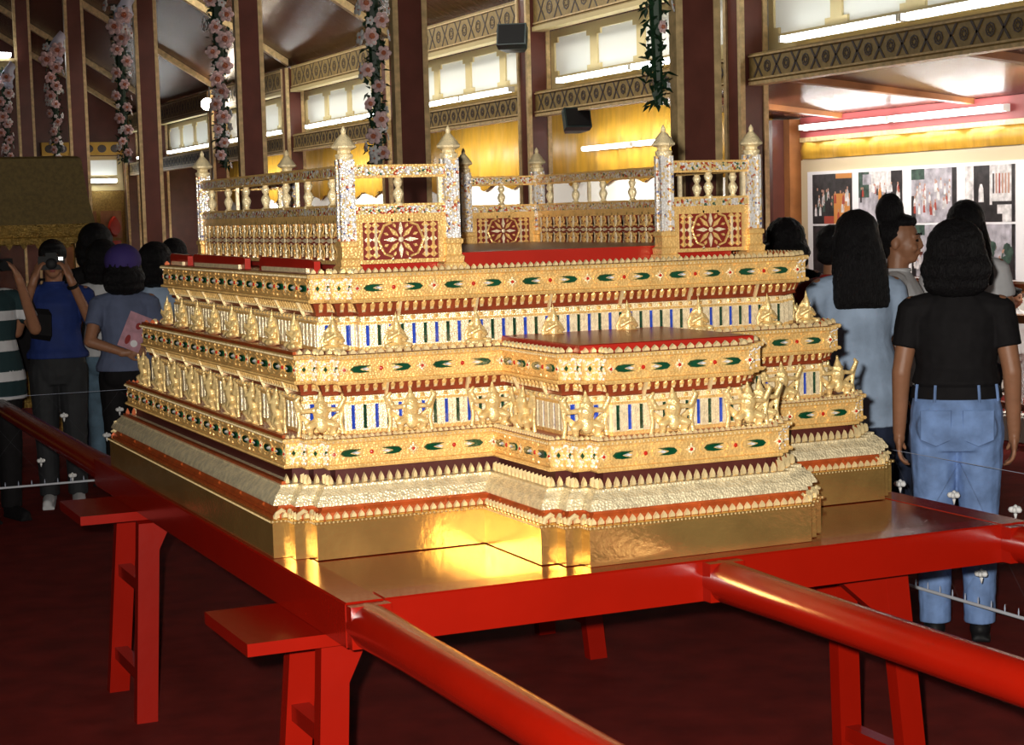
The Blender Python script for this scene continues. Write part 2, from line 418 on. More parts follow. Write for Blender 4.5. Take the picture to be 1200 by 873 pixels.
# tier two
ledge(PC, .106, 1.192)
b = MB(); floor_(b, PC, .10, 1.2665); b.build('tier_floor', M['redlac'], throne)
b = MB(); teeth(b, PC, .108, 1.2655, .024, .015, .007, skip=True); b.build('edge_crest', [M['tooth'], M['redor']], throne)
b = MB(); b.loft([[(.672, .205, z), (1.158, .205, z), (1.158, .668, z), (.672, .668, z)] for z in (1.2667, 1.2835)] + [[(.676, .209, 1.2855), (1.154, .209, 1.2855), (1.154, .668, 1.2855), (.676, .668, 1.2855)]]); b.build('red_slab', M['redlac'], throne)
wall(PM, .200, 1.2665, 1.353)
cornice(PM, .196, 1.353, .178, 1.390)
# tier three
ledge(PM, .170, 1.390)
b = MB(); floor_(b, PM, .165, 1.4645); b.build('tier_floor', M['redlac'], throne)
b = MB(); teeth(b, PM, .172, 1.4635, .018, .014, .006, skip=True); b.build('edge_crest', [M['tooth'], M['redor']], throne)
# orange line along the worn left edges
b = MB()
for dd, z, y0 in ((.052, 1.0665, .62), (.102, 1.2675, .67), (.006, .878, .57), (.04, .955, .6)):
    b.box(dd, dd+.012, y0, 2*YC-y0, z-.002, z+.006)
b.build('edge_strip', M['redor'], throne)

# ------ figures
def garuda_mesh():
    b = MB()
    b.capsule((0, -.010, .034), (0, -.014, .062), .012, .016, 10)
    for s in (-1, 1):
        b.capsule((s*.007, -.010, .034), (s*.025, -.022, .025), .011, .009, 8)
        b.capsule((s*.025, -.022, .025), (s*.021, -.014, .004), .008, .006, 8)
        b.capsule((s*.021, -.014, .004), (s*.026, -.026, .003), .005, .004, 8)
        b.capsule((s*.014, -.014, .064), (s*.034, -.016, .062), .0065, .0055, 8)
        b.capsule((s*.034, -.016, .062), (s*.046, -.016, .090), .0055, .005, 8)
        b.capsule((s*.046, -.016, .090), (s*.041, -.018, .099), .005, .0035, 8)
        b.tube([(s*.050, -.014, .092), (s*.043, -.010, .062), (s*.039, -.010, .03), (s*.043, -.010, 0)], [.004, .0045, .0045, .005], 6)
        b.prism([(s*.010, .03), (s*.036, .055), (s*.030, .028), (s*.014, .006)][::s], -.004, .004, 0, Matrix(((1, 0, 0, 0), (0, 0, 1, -.006), (0, 1, 0, 0), (0, 0, 0, 1))))
        b.ell((s*.0105, -.016, .078), (.003, .004, .006), 0, 6, 4)
    b.ell((0, -.017, .077), (.0095, .010, .0115), 0, 10, 6)
    b.tube([(0, -.025, .077), (0, -.031, .073)], [.004, .0015], 6)
    b.tube([(0, -.015, .086), (0, -.014, .093), (0, -.013, .100), (0, -.012, .112)], [.0085, .0065, .004, .0012], 8)
    b.ell((0, -.018, .027), (.012, .010, .020), 0, 10, 6)
    b.box(-.034, .034, -.028, 0, -.004, .002)
    return melt(b, 'garuda_figure', M['gold_fig'], throne, .0021, 1)
def deva_mesh():
    b = MB()
    b.ell((0, -.014, .009), (.027, .020, .011), 0, 10, 6)
    for s in (-1, 1):
        b.capsule((s*.010, -.010, .012), (s*.028, -.024, .012), .010, .008, 8)
        b.capsule((s*.014, -.012, .046), (s*.022, -.018, .030), .0065, .0055, 8)
        b.capsule((s*.022, -.018, .030), (s*.003, -.030, .044), .0055, .004, 8)
        b.ell((s*.0098, -.013, .061), (.003, .003, .005), 0, 6, 4)
    b.capsule((0, -.010, .016), (0, -.012, .044), .012, .014, 10)
    b.ell((0, -.014, .060), (.009, .0095, .011), 0, 10, 6)
    b.tube([(0, -.013, .068), (0, -.012, .076), (0, -.011, .084), (0, -.010, .101)], [.0085, .0065, .004, .001], 8)
    b.tube([(0, -.030, .040), (0, -.030, .056)], [.005, .0018], 6)
    b.prism([(-.026, .004), (.026, .004), (.030, .03), (.018, .055), (0, .078), (-.018, .055), (-.030, .03)], -.003, .003, 0, Matrix(((1, 0, 0, 0), (0, 0, 1, -.003), (0, 1, 0, 0), (0, 0, 0, 1))))
    return melt(b, 'praying_figure', M['gold_fig'], throne, .0021, 1)
def place_figs(proto, P, d, z, pitch, scale=(1, 1, 1), corners=True):
    first = [True]
    def put(x, y, n):
        o = proto if first[0] else dup(proto, throne); first[0] = False
        o.location = (x-XC, y-YC, z-TZ); o.rotation_euler = (0, 0, math.atan2(n.x, -n.y)); o.scale = (scale[0], scale[1], scale[2])
    for a, b_, L, t, n in edges(P, d):
        if L > .15:
            k = max(1, int(L/pitch)); fr_ = None
            if n.y < -.9 and L < .5 and P is PC: fr_ = (.42, .93) if a.x < XC else (.07, .58)
            elif n.y < -.9 and P is PC: fr_ = (.3, .68)
            if L > 1.2 and n.x: k = 8
            for i in range(len(fr_) if fr_ else k):
                if n.y > .9 and L > 1: continue        # rear, out of sight
                p = a+t*(L*(fr_[i] if fr_ else (i+.5)/k)); put(p.x, p.y, n)
    if corners:
        for s_ in (0, 1):
            for cx, cy in ((1.5*S, .47+1.5*S),)+(((.525+1.5*S, .05+1.5*S),) if P is PC else ()):
                x = cx+d*.86; y = cy+d*.86
                put(2*XC-x if s_ else x, y, V((0, -1)))
garuda = garuda_mesh(); place_figs(garuda, PC, .098, 1.066, .20, (1.35, 1.15, 1.02))
deva = deva_mesh(); place_figs(deva, PM, .168, 1.267, .20, (1.05, 1.05, .98))
for o in [c for c in throne.children if c.name.startswith('garuda')]: pass

# ------ balustrade on the top platform
PX0, PX1, PY0, PY1 = .30, 1.53, .80, 2.25
ZF = 1.4645
# raised red inner platform
b = MB(); b.box(PX0+.05, PX1-.05, PY0+.035, PY1-.03, ZF, 1.503); b.build('inner_platform', M['redlac'], throne)
def post(x, y):
    b = MB()
    b.lathe([(.030, 0), (.030, .012), (.025, .016), (.027, .03), (.021, .036), (.021, .062), (.025, .066), (.025, .076), (.019, .080)], (x, y, ZF), sq=True, mi=0)
    p = b.build('post', [M['gold'], M['mosaic']], throne)
    c = MB(); c.lathe([(.0165, .078), (.0165, .285), (.0155, .29)], (x, y, ZF), sq=True)
    for s in (-1, 1):
        for q in (-1, 1):
            c.lathe([(.0055, .078), (.0055, .29)], (x+s*.0145, y+q*.0145, ZF), sq=True)
    c.build('mosaic_shaft', M['mosaic'], p)
    f = MB()
    f.lathe([(.018, .285), (.024, .294), (.025, .302), (.018, .306), (.018, .312), (.033, .319), (.034, .324), (.027, .332), (.019, .343), (.010, .353), (.006, .357), (.0075, .362), (.006, .368), (.001, .376)], (x, y, ZF), sq=False, n=8)
    f.build('finial', M['gold_light'], p, smooth=True)
    return p
bayx = (PX0, .592, 1.243, PX1)
for y in (PY0, PY1):
    for x in bayx: post(x, y)
def baluster(p0, mb=None):
    b = MB()
    b.lathe([(.014, 0), (.014, .008), (.007, .014), (.011, .022), (.015, .034), (.011, .044), (.006, .050), (.010, .056), (.013, .066), (.008, .074), (.014, .08), (.014, .088)], (p0.x, p0.y, 1.630), n=10)
    b.build('baluster', M['gold_light'], throne, smooth=True)
def picket(p0):
    b = MB(); b.lathe([(.005, 0), (.005, .09)], (p0.x, p0.y, 1.629), sq=True); b.build('picket', M['ivory'], throne)
def side(a, b_, nbal, longp):
    a = V(a); b_ = V(b_); L = (b_-a).length; t = (b_-a)/L; n = V((t.y, -t.x))
    def T(u, v): return frame(a+t*u, t, n, v)
    for z, hh, nm in ((1.712, .022, 'top_rail'), (1.612, .020, 'lower_rail')):
        r = MB(); r.box(.015, L-.015, 0, hh, -.015, .015, 0, T(0, z))
        r.box(.015, L-.015, hh, hh+.006, -.011, .011, 1, T(0, z))
        r.box(.015, L-.015, -.006, 0, -.011, .011, 1, T(0, z))
        r.build(nm, [M['railmosaic'], M['gold']], throne)
    for k in range(nbal):
        p = a+t*(L*(k+.5)/nbal)
        baluster(p)
        if not longp or k in (1, 4): picket(a+t*(L*(k+1.0)/nbal if k < nbal-1 else L*(k+.9)/nbal))
    # fretwork panel
    p = MB()
    z0, z1 = ZF+.018, 1.606; h = z1-z0; zc = (z0+z1)/2
    p.box(.016, L-.016, z0-zc, z1-zc, -.006, .006, 0, T(0, zc))
    for q in (1, -1):
        w0, w1 = (.006, .011) if q > 0 else (-.011, -.006)
        for bx in ((.016, L-.016, h/2-.016, h/2), (.016, L-.016, -h/2, -h/2+.010), (.016, .040, -h/2+.010, h/2-.016), (L-.040, L-.016, -h/2+.010, h/2-.016)):
            p.box(*bx, w0, w1, 1, T(0, zc))
        units = 1 if L < .4 else round((L-.08)/.105)
        uw = (L-.080)/units
        for k in range(units):
            c = .040+uw*(k+.5)
            X = T(c, zc)
            R = min(uw, h)*.47 if units > 1 else h*.40
            petals = 8
            for j in range(petals):
                an = j*2*pi/petals
                for rr, ww, mi in ((R, R*.12, 2 if j % 2 == 0 else 1),):
                    c_, s_ = cos(an), sin(an)
                    pol = [(R*.2, 0), (R*.5, -ww), (R, 0), (R*.5, ww)]
                    p.prism([(x*c_-y*s_, x*s_+y*c_) for x, y in pol], w0, w1, mi, X, .0)
            for j in range(8):
                an = (j+.5)*2*pi/8; c_, s_ = cos(an), sin(an)
                for rr, ln, ww in ((R*.80, R*.28, R*.08), (R*1.12, R*.20, R*.07)):
                    cx, cy = c_*rr*(1.12 if units == 1 else 1), s_*rr
                    if abs(cy) > h*.42 or abs(cx) > uw*.47: continue
                    p.prism([(cx+x*c_-y*s_, cy+x*s_+y*c_) for x, y in [(-ln*.5, 0), (0, -ww), (ln*.5, 0), (0, ww)]], w0, w1, 1 if rr < R else 2, X)
            p.ell((0, 0, w1 if q > 0 else w0), (R*.16, R*.16, .003), 2, 8, 4, X)
            if units == 1:
                for sx in (-1, 1):
                    for u in (.33, .43):
                        x = sx*uw*u
                        p.tube([(x, -h*.36, w1 if q > 0 else w0), (x, h*.30, w1 if q > 0 else w0)], .0038, 5, 2 if u == .33 else 1, X)
                        for v in (-.33, -.18, 0, .18, .3):
                            p.prism([(x-.011, h*v), (x, h*v-.008), (x+.011, h*v), (x, h*v+.010)], w0, w1, 1 if v else 2, X)
                    for v in (-1, 1):
                        p.tube([(sx*uw*.12, v*h*.36, w1 if q > 0 else w0), (sx*uw*.22, v*h*.30, w1 if q > 0 else w0), (sx*uw*.27, v*h*.12, w1 if q > 0 else w0), (sx*uw*.30, 0, w1 if q > 0 else w0)], .0035, 5, 1, X)
            else:
                for sx in (-1, 1):
                    for v in (-1, 1):
                        p.prism([(sx*uw*.5-.006, v*h*.16), (sx*uw*.5, v*h*.06), (sx*uw*.5+.006, v*h*.16), (sx*uw*.5, v*h*.36)], w0, w1, 2, X)
                        p.prism([(sx*uw*.26-.005, v*h*.26), (sx*uw*.30, v*h*.18), (sx*uw*.26+.012, v*h*.28), (sx*uw*.22, v*h*.40)], w0, w1, 1, X)
    p.build('fretwork_panel', [M['panelred'], M['gold'], M['ivory']], throne)
for y in (PY0, PY1):
    side((PX0, y), (.592, y), 1, False); side((1.243, y), (PX1, y), 1, False)
side((PX0, PY1), (PX0, PY0), 7, True)
side((PX1, PY0), (PX1, PY1), 7, True)
# red boards with a gilt strip along the left of the top platform
for y0, y1 in ((.79, 1.29), (1.44, 2.05), (2.12, 2.36)):
    b = MB(); b.prism([(y0, 1.4645), (y1, 1.4645), (y1, 1.494), (y1-.02, 1.502), (y0+.02, 1.498), (y0, 1.494)], .205, .222, 0, Matrix(((0, 0, 1, 0), (1, 0, 0, 0), (0, 1, 0, 0), (0, 0, 0, 1))))
    p = b.build('side_board', M['redlac'], throne)
    b = MB(); b.box(.196, .206, y0+.04, y1-.05, 1.4645, 1.476); b.build('gilt_strip', M['gold_light'], p)
for i, (x, y) in enumerate(((1.66, 1.15),)):
    b = MB(); b.lathe([(.030, 0), (.032, .006), (.026, .012), (.022, .020), (.010, .024), (.005, .04), (.007, .05), (.003, .07), (.001, .085)], (x, y, 1.0665), n=12)
    whole(b, 'gold_bell', M['gold_light'], (x, y, 1.0665), 'small gold bell-shaped ornament standing on the right red ledge of the throne', 'ornament', smooth=True)

# ================================================================== CARRYING FRAME
fr = thing('carrying_frame', (XC, 1.35, .68), 'bright red wooden carrying frame with long round poles under the gilded throne', 'carrying frame')
b = MB(); b.box(.05, 1.78, .06, 2.66, .752, .7785); b.build('top_board', M['tabletop'], fr)
def beam(x0, x1, y0, y1, z0=.682, z1=.780):
    b = MB(); c = .004
    b.loft([[(x0, y0, z0), (x1, y0, z0), (x1, y1, z0), (x0, y1, z0)], [(x0, y0, z1-c), (x1, y0, z1-c), (x1, y1, z1-c), (x0, y1, z1-c)], [(x0+c, y0+c, z1), (x1-c, y0+c, z1), (x1-c, y1-c, z1), (x0+c, y1-c, z1)]])
    return b
beam(-.012, .078, -.012, 2.72).build('side_beam', M['framered'], fr)
beam(1.755, 1.845, -.012, 2.72).build('side_beam', M['framered'], fr)
beam(.0785, 1.7545, -.010, .075).build('end_beam', M['framered'], fr)
beam(.0785, 1.7545, 2.635, 2.72).build('end_beam', M['framered'], fr)
beam(.875, .965, .0755, 2.6345, .682, .7515).build('middle_beam', M['framered'], fr)
for x in (.036, .92, 1.80):
    for sgn in (-1, 1):
        b = MB(); y = -.006 if sgn < 0 else 2.71
        st = [0, .05, .12, .3, .8, 1.5, 2.2, 2.6, 2.62]
        rr = [.048, .050, .049, .046, .044, .043, .041, .040, .033]
        b.tube([(x, y+sgn*s_, .729+.0*s_) for s_ in st], rr, 20)
        p = b.build('pole', M['framered'], fr, smooth=True)
        # squared joint where the pole meets the beam
        b = MB(); b.box(x-.046, x+.046, min(y, y+sgn*.04), max(y, y+sgn*.04), .684, .776); b.build('joint_block', M['framered'], p)

def trestle(yc, label, ot, of):
    t = thing('trestle', (XC, yc, 0), label, 'trestle', 'red trestles carrying the frame')
    b = MB(); b.box(-.19, 1.92, yc-.185, yc+.185, .652, .681); b.build('top_plank', M['framered'], t)
    for x, s in ((.028, 1), (1.572, -1)):
        for q in (-1, 1):
            b = MB()
            yt, yb = yc+q*ot, yc+q*of; w, d = .034, .022
            xb = x-s*.045
            b.loft([[(xb-w, yb-d, 0), (xb+w, yb-d, 0), (xb+w, yb+d, 0), (xb-w, yb+d, 0)], [(x-w, yt-d, .64), (x+w, yt-d, .64), (x+w, yt+d, .648), (x-w, yt+d, .648)]])
            leg = b.build('leg', M['framered'], t)
            b = MB()
            bw = .045 if s > 0 else .15
            pts = [(0, .56-bw*.4), (0, .648), (s*bw, .648), (s*bw, .64)]
            if s < 0: pts = pts[::-1]
            y_at = lambda z: yb+(yt-yb)*z/.64
            xa = lambda p: x+s*w*.9+p[0]-s*.045*(1-p[1]/.648)
            b.loft([[(xa(p), y_at(p[1])-d*.9, p[1]) for p in pts], [(xa(p), y_at(p[1])+d*.9, p[1]) for p in pts]])
            b.build('knee_brace', M['framered'], leg)
        for z in (.14, .43):
            yy = of-(of-ot)*z/.64
            xr = x-s*.045*(1-z/.648)
            b = MB(); b.box(xr-.022, xr+.022, yc-yy, yc+yy, z-.02, z+.02); b.build('rung', M['framered'], t)
    return t
trestle(.32, 'red wooden trestle under the near end of the carrying frame', .115, .155)
trestle(2.25, 'red wooden trestle under the far end of the carrying frame', .165, .215)

# ================================================================== FLOWER STRING BARRIERS
def blossom(p, parent):
    b = MB()
    for k in range(5):
        a = 2*pi*k/5
        b.ell((cos(a)*.012, sin(a)*.012, 0), (.013, .008, .011), 0, 8, 4, Matrix.Translation(p), Matrix.Rotation(a, 4, 'Z'))
    b.ell((0, 0, .002), (.009, .009, .016), 0, 8, 4, Matrix.Translation(p))
    b.tube([V(p)+V((0, 0, -.014)), V(p)+V((0, 0, -.034))], [.007, .002], 6)
    return b.build('blossom', M['blossom'], parent, smooth='all')
def barrier(name_label, p0, p1, flowers):
    p0 = V(p0); p1 = V(p1); L = (p1-p0).length; t = (p1-p0)/L
    th = thing('flower_string_barrier', (p0+p1)/2, name_label, 'barrier', 'flower string barriers around the throne')
    posts = [0, L]
    def cordline(z, r, m, nm, sag=.0):
        b = MB(); b.tube([p0+t*(L*k/12)+V((0, 0, z-sag*sin(pi*k/12))) for k in range(13)], r, 6); b.build(nm, m, th, smooth='all')
    cordline(.695, .0011, M['cord'], 'cord', 0)
    cordline(.203, .0065, M['cordw'], 'bottom_cord', 0)
    b = MB(); n = int(L/.07)
    for k in range(n):
        p = p0+t*(k*.07)+V((0, 0, .205)); b.tube([p, p+V((0, 0, .014)), p+V((0, 0, .028))], [.002, .003, .001], 5)
    b.build('bud_fringe', M['cord'], th)
    b = MB()
    for k in range(int(L/.4)):
        a = p0+t*(k*.4)+V((0, 0, .695)); c = p0+t*(k*.4+.4)+V((0, 0, .203)); d = p0+t*(k*.4)+V((0, 0, .203)); e = p0+t*(k*.4+.4)+V((0, 0, .695))
        b.tube([a, c], .0003, 4); b.tube([d, e], .0003, 4)
    b.build('net_strings', M['thread'], th)
    for k in (0, 1):
        q = p0 if k == 0 else p1
        b = MB(); b.lathe([(.10, 0), (.10, .015), (.02, .03), (.016, .05), (.016, .72), (.022, .73), (.018, .76), (.004, .775)], tuple(q), n=12); b.build('stand', M['dimgold'], th, smooth=True)
    for f in flowers: blossom(f, th)
barrier('string barrier hung with white blossoms in front of the photographers', (-3.2, 6.2, 0), (2.74, 6.2, 0),
        [(.49, 6.2, .573), (.794, 6.2, .585), (.717, 6.2, .448), (.355, 6.2, .335), (.52, 6.2, .24)])
barrier('string barrier hung with white blossoms beside the woman in blue jeans', (2.74, -2.2, 0), (2.74, 5.9, 0),
        [(2.74, 1.74, .574), (2.74, 1.429, .574), (2.74, 1.105, .568), (2.74, 1.282, .318)])

# ================================================================== HALL
b = MB(); b.box(-9, 9.2, -9, 33, -.12, 0); struct(b, 'floor', M['carpet'])
R1X, R2X = 3.4, 6.6
R1Y = [4.31, 8.33, 12.42, 16.59, 20.81, 25.1]
R2Y = [4.92, 8.98, 13.08, 17.2, 21.36, 25.58, 29.83, 32.4]
names1 = ['nearest, beside the right balustrade of the throne', 'second from right, behind the left front balustrade bay', 'third from right, garland on its left', 'fourth from the right, behind the dark crowd of heads', 'fifth from the right, behind the photographer in blue', 'farthest left, above the olive canopy']
for y, nm in zip(R1Y, names1):
    t = thing('hall_pillar', (R1X, y, 0), 'dark maroon pillar with gilded edges, '+nm, 'pillar', 'tall maroon pillars with gilded edges')
    w = .13; e = .040; d = .03
    b = MB(); b.box(R1X-w+e, R1X+w-e, y-d-.003, y+d+.003, 0, 6.3)
    b.box(R1X-.05, R1X+.05, y+d+.0035, y+.13, 0, 6.3); b.build('shaft', M['pillar'], t)
    for s in (-1, 1):
        b = MB(); x = R1X+s*(w-e/2)
        b.box(x-e/2, x+e/2, y-d-.006, y+d+.006, 0, 6.3); b.build('gilded_edge', M['edge'], t)
    b = MB(); b.box(R1X-w-.03, R1X+w+.03, y-d-.04, y+.17, 0, .22); b.build('pillar_base', M['edge'], t)
names2 = ['out of the frame on the right', 'left of the photo board', 'in the middle, behind the back balustrade', 'hidden behind the second front pillar', 'thin with distance, behind the left balustrade', 'beside the bright floodlight', 'far down the hall', 'at the far corner of the hall']
for y, nm in zip(R2Y, names2):
    t = thing('gallery_post', (R2X, y, 0), 'dark square post with gilded corners, '+nm, 'post', 'square posts along the side gallery')
    b = MB(); b.box(R2X-.115, R2X+.115, y-.115, y+.115, 0, 3.80); b.build('shaft', M['pillar'], t)
    for s in (-1, 1):
        for q in (-1, 1):
            b = MB(); b.box(R2X+s*.11-.022, R2X+s*.11+.022, y+q*.11-.022, y+q*.11+.022, 0, 3.80); b.build('gilded_edge', M['edge'], t)

# friezes, window panels, tubes between the gallery posts
def frieze_pattern(b, y0, y1, z0, z1, x):
    """stencil pattern on a board facing -X"""
    T0 = Matrix(((0, 0, -1, x), (-1, 0, 0, y1), (0, 1, 0, (z0+z1)/2), (0, 0, 0, 1)))
    L = y1-y0; h = (z1-z0)*.5-.035; n = round(L/(h*3.4)); w = L/n
    b.box(0, L, h+.006, h+.02, 0, .012, 2, T0); b.box(0, L, -h-.02, -h-.006, 0, .012, 2, T0)
    for i in range(n):
        X = T0 @ Matrix.Translation((w*(i+.5), 0, 0))
        for sg in (-1, 1):
            b.prism([(-h*.75-.012, -sg*h), (-h*.75+.012, -sg*h), (h*.75+.012, sg*h), (h*.75-.012, sg*h)][::sg], 0, .004, 1, X)
        if i == 0: continue
        Y = T0 @ Matrix.Translation((w*i, 0, 0))
        for k in range(8):
            a0, a1 = k*pi/4, (k+1)*pi/4
            r0, r1 = h*.62, h*.48
            b.prism([(cos(a0)*r0, sin(a0)*r0), (cos(a1)*r0, sin(a1)*r0), (cos(a1)*r1, sin(a1)*r1), (cos(a0)*r1, sin(a0)*r1)], 0, .004, 1, Y)
            b.prism([(cos(a0)*h*.28-.008, sin(a0)*h*.28-.008), (cos(a0)*h*.28+.008, sin(a0)*h*.28-.008), (cos(a0)*h*.28, sin(a0)*h*.28+.010)], 0, .004, 1, Y)
def tube_light(y0, y1, x, z, label, group='fluorescent tubes'):
    t = thing('fluorescent_tube', (x, (y0+y1)/2, z), label, 'tube light', group)
    b = MB(); b.box(x+.026, x+.06, y0, y1, z-.03, z+.03)
    for y in (y0, y1): b.box(x-.02, x+.03, y-.015, y+.015, z-.026, z+.026)
    b.build('housing', M['tubebody'], t)
    b = MB(); b.tube([(x, y0+.016, z), (x, y1-.016, z)], .02, 12); b.build('tube', M['tube'], t, smooth=True)
baynames = ['over the photo board', 'right of the middle post', 'left of the middle post', 'over the left balustrade', 'left of the third pillar', 'beside the floodlight', 'far down the hall']
for i in range(7):
    y0, y1 = R2Y[i]+.134, R2Y[i+1]-.134
    nm = baynames[i]
    b = MB(); b.box(R2X-.05, R2X+.05, y0, y1, 2.62, 2.85, 0); frieze_pattern(b, y0, y1, 2.62, 2.85, R2X-.05)
    b.box(R2X-.06, R2X+.06, y0, y1, 2.595, 2.622, 2)
    whole(b, 'lower_frieze', [M['friezegold'], M['friezedark'], M['edge']], (R2X, (y0+y1)/2, 2.6), 'gold frieze with dark crosses under the lit windows, '+nm, 'frieze', 'patterned lower friezes')
    b = MB(); b.box(R2X-.05, R2X+.05, y0, y1, 3.50, 3.82, 0); frieze_pattern(b, y0, y1, 3.51, 3.81, R2X-.05)
    b.box(R2X-.07, R2X+.06, y0, y1, 3.455, 3.50, 3)
    whole(b, 'upper_frieze', [M['friezegold'], M['friezedark'], M['edge'], M['cream']], (R2X, (y0+y1)/2, 3.46), 'gold frieze with dark crosses under the ceiling, '+nm, 'frieze', 'patterned upper friezes')
    n = 4; w = (y1-y0)/n
    t = thing('lit_window_row', (R2X+.16, (y0+y1)/2, 2.85), 'row of white lit panels in cream frames, '+nm, 'window', 'rows of lit clerestory windows')
    b = MB()
    X = R2X+.14
    b.box(X, X+.05, y0, y1, 2.85, 3.0); b.box(X, X+.05, y0, y1, 3.385, 3.46)
    for k in range(n+1):
        yy = y0+w*k; hw = .075
        b.box(X, X+.05, max(y0, yy-hw), min(y1, yy+hw), 3.0, 3.385)
        for s in (-1, 1):
            for zz, dz in ((3.385, -1), (3.0, 1)):
                ya = yy+s*hw; yb = ya+s*.075
                if y0 <= ya <= y1 and y0 <= yb <= y1:
                    b.box(X+.001, X+.049, min(ya, yb), max(ya, yb), min(zz, zz+dz*.05), max(zz, zz+dz*.05))
    b.build('window_frame', M['cream'], t)
    for k in range(n):
        b = MB(); b.box(X+.02, X+.035, y0+w*k+.075, y0+w*(k+1)-.075, 3.0, 3.385); b.build('pane', M['lit'], t)
    m = (y0+y1)/2
    tube_light(y0+.55, m-.02, R2X+.035, 2.935, 'lit fluorescent tube, right half, below white windows '+nm)
    tube_light(m+.02, y1-.35, R2X+.035, 2.935, 'lit fluorescent tube, left half, below white windows '+nm)

# outer gallery
GX = 8.5
b = MB(); b.box(GX, GX+.15, -2, 33, 0, 3.4); struct(b, 'wall_right', M['wallwhite'])
b = MB(); b.add([(R2X+.05, -2, 2.66), (R2X+.05, 11.35, 2.66), (GX, 11.35, 2.46), (GX, -2, 2.46), (R2X+.05, -2, 2.70), (R2X+.05, 11.35, 2.70), (GX, 11.35, 2.50), (GX, -2, 2.50)], [(0, 1, 2, 3), (7, 6, 5, 4), (0, 4, 5, 1), (2, 6, 7, 3), (1, 5, 6, 2), (3, 7, 4, 0)])
struct(b, 'ceiling_gallery', M['ceil'])
b = MB(); b.add([(R2X+.2, 11.45, 3.9), (R2X+.2, 33, 3.9), (GX, 33, 2.9), (GX, 11.45, 2.9), (R2X+.2, 11.45, 3.94), (R2X+.2, 33, 3.94), (GX, 33, 2.94), (GX, 11.45, 2.94)], [(0, 1, 2, 3), (7, 6, 5, 4), (0, 4, 5, 1), (2, 6, 7, 3), (1, 5, 6, 2), (3, 7, 4, 0)])
struct(b, 'ceiling_annex', M['ceil'])
# ceiling battens of the gallery
b = MB()
for y in (8.4, 10.3, 6.2):
    b.add([(R2X+.06, y, 2.60), (R2X+.06, y+.09, 2.60), (GX-.03, y+.09, 2.42), (GX-.03, y, 2.42), (R2X+.06, y, 2.655), (R2X+.06, y+.09, 2.655), (GX-.03, y+.09, 2.475), (GX-.03, y, 2.475)], [(0, 1, 2, 3), (7, 6, 5, 4), (0, 4, 5, 1), (2, 6, 7, 3), (1, 5, 6, 2), (3, 7, 4, 0)])
struct(b, 'trim_1', M['wood'])
b = MB(); b.box(GX-.04, GX-.002, 3, 11.0, 2.27, 2.46); struct(b, 'trim_2', M['maroon'])
b = MB(); b.box(GX-.05, GX-.002, 3, 11.0, 2.225, 2.268); struct(b, 'trim_3', M['edge'])
# partition closing the board alcove
b = MB(); b.box(8.35, 8.499, 11.02, 11.3, 0, 2.45); struct(b, 'trim_4', M['wood'])
b = MB(); b.box(8.22, 8.349, 11.12, 11.3, 0, 2.45); struct(b, 'trim_5', M['pillar'])
b = MB(); b.box(GX-.03, GX-.002, 3, 11.0, .86, .93); struct(b, 'trim_6', M['wood'])
for y0, y1, nm in ((9.52, 10.9, 'left half, above the photo board'), (7.95, 9.48, 'right half, above the photo board'), (4.6, 6.1, 'above the railing at the right edge')):
    tube_light(y0, y1, GX-.10, 2.362, 'long lit fluorescent tube on the maroon board, '+nm)
for y0, y1, nm in ((12.6, 14.1, 'behind the nearest pillar'), (14.2, 15.4, 'left of the nearest pillar')):
    tube_light(y0, y1, GX-.19, 2.362, 'lit fluorescent tube on the outer gallery wall, '+nm)
def valance(y0, y1, ztop, zbot, label, scal):
    b = MB(); n = int((y1-y0)/.06); r = []
    for k in range(n+1):
        y = y0+(y1-y0)*k/n; u = (y-y0)/scal % 1
        zb = zbot+.10*abs(sin(pi*u)) if scal < 3 else zbot
        dx = .02*sin(y*9)+.012*sin(y*23)
        r.append([(GX-.045+dx*.3, y, ztop), (GX-.06+dx, y, (ztop+zb)/2), (GX-.05+dx, y, zb), (GX-.04+dx, y, zb), (GX-.04+dx, y, (ztop+zb)/2), (GX-.03+dx*.3, y, ztop)])
    b.loft(r); whole(b, 'yellow_valance', M['yellow'], (GX-.05, (y0+y1)/2, zbot), label, 'cloth', smooth='all')
valance(3.2, 10.95, 2.222, 2.06, 'yellow satin valance hanging above the photo board', 30)
valance(11.5, 32, 2.87, 1.93, 'long yellow cloth with scalloped hem hanging behind the balustrade', .9)

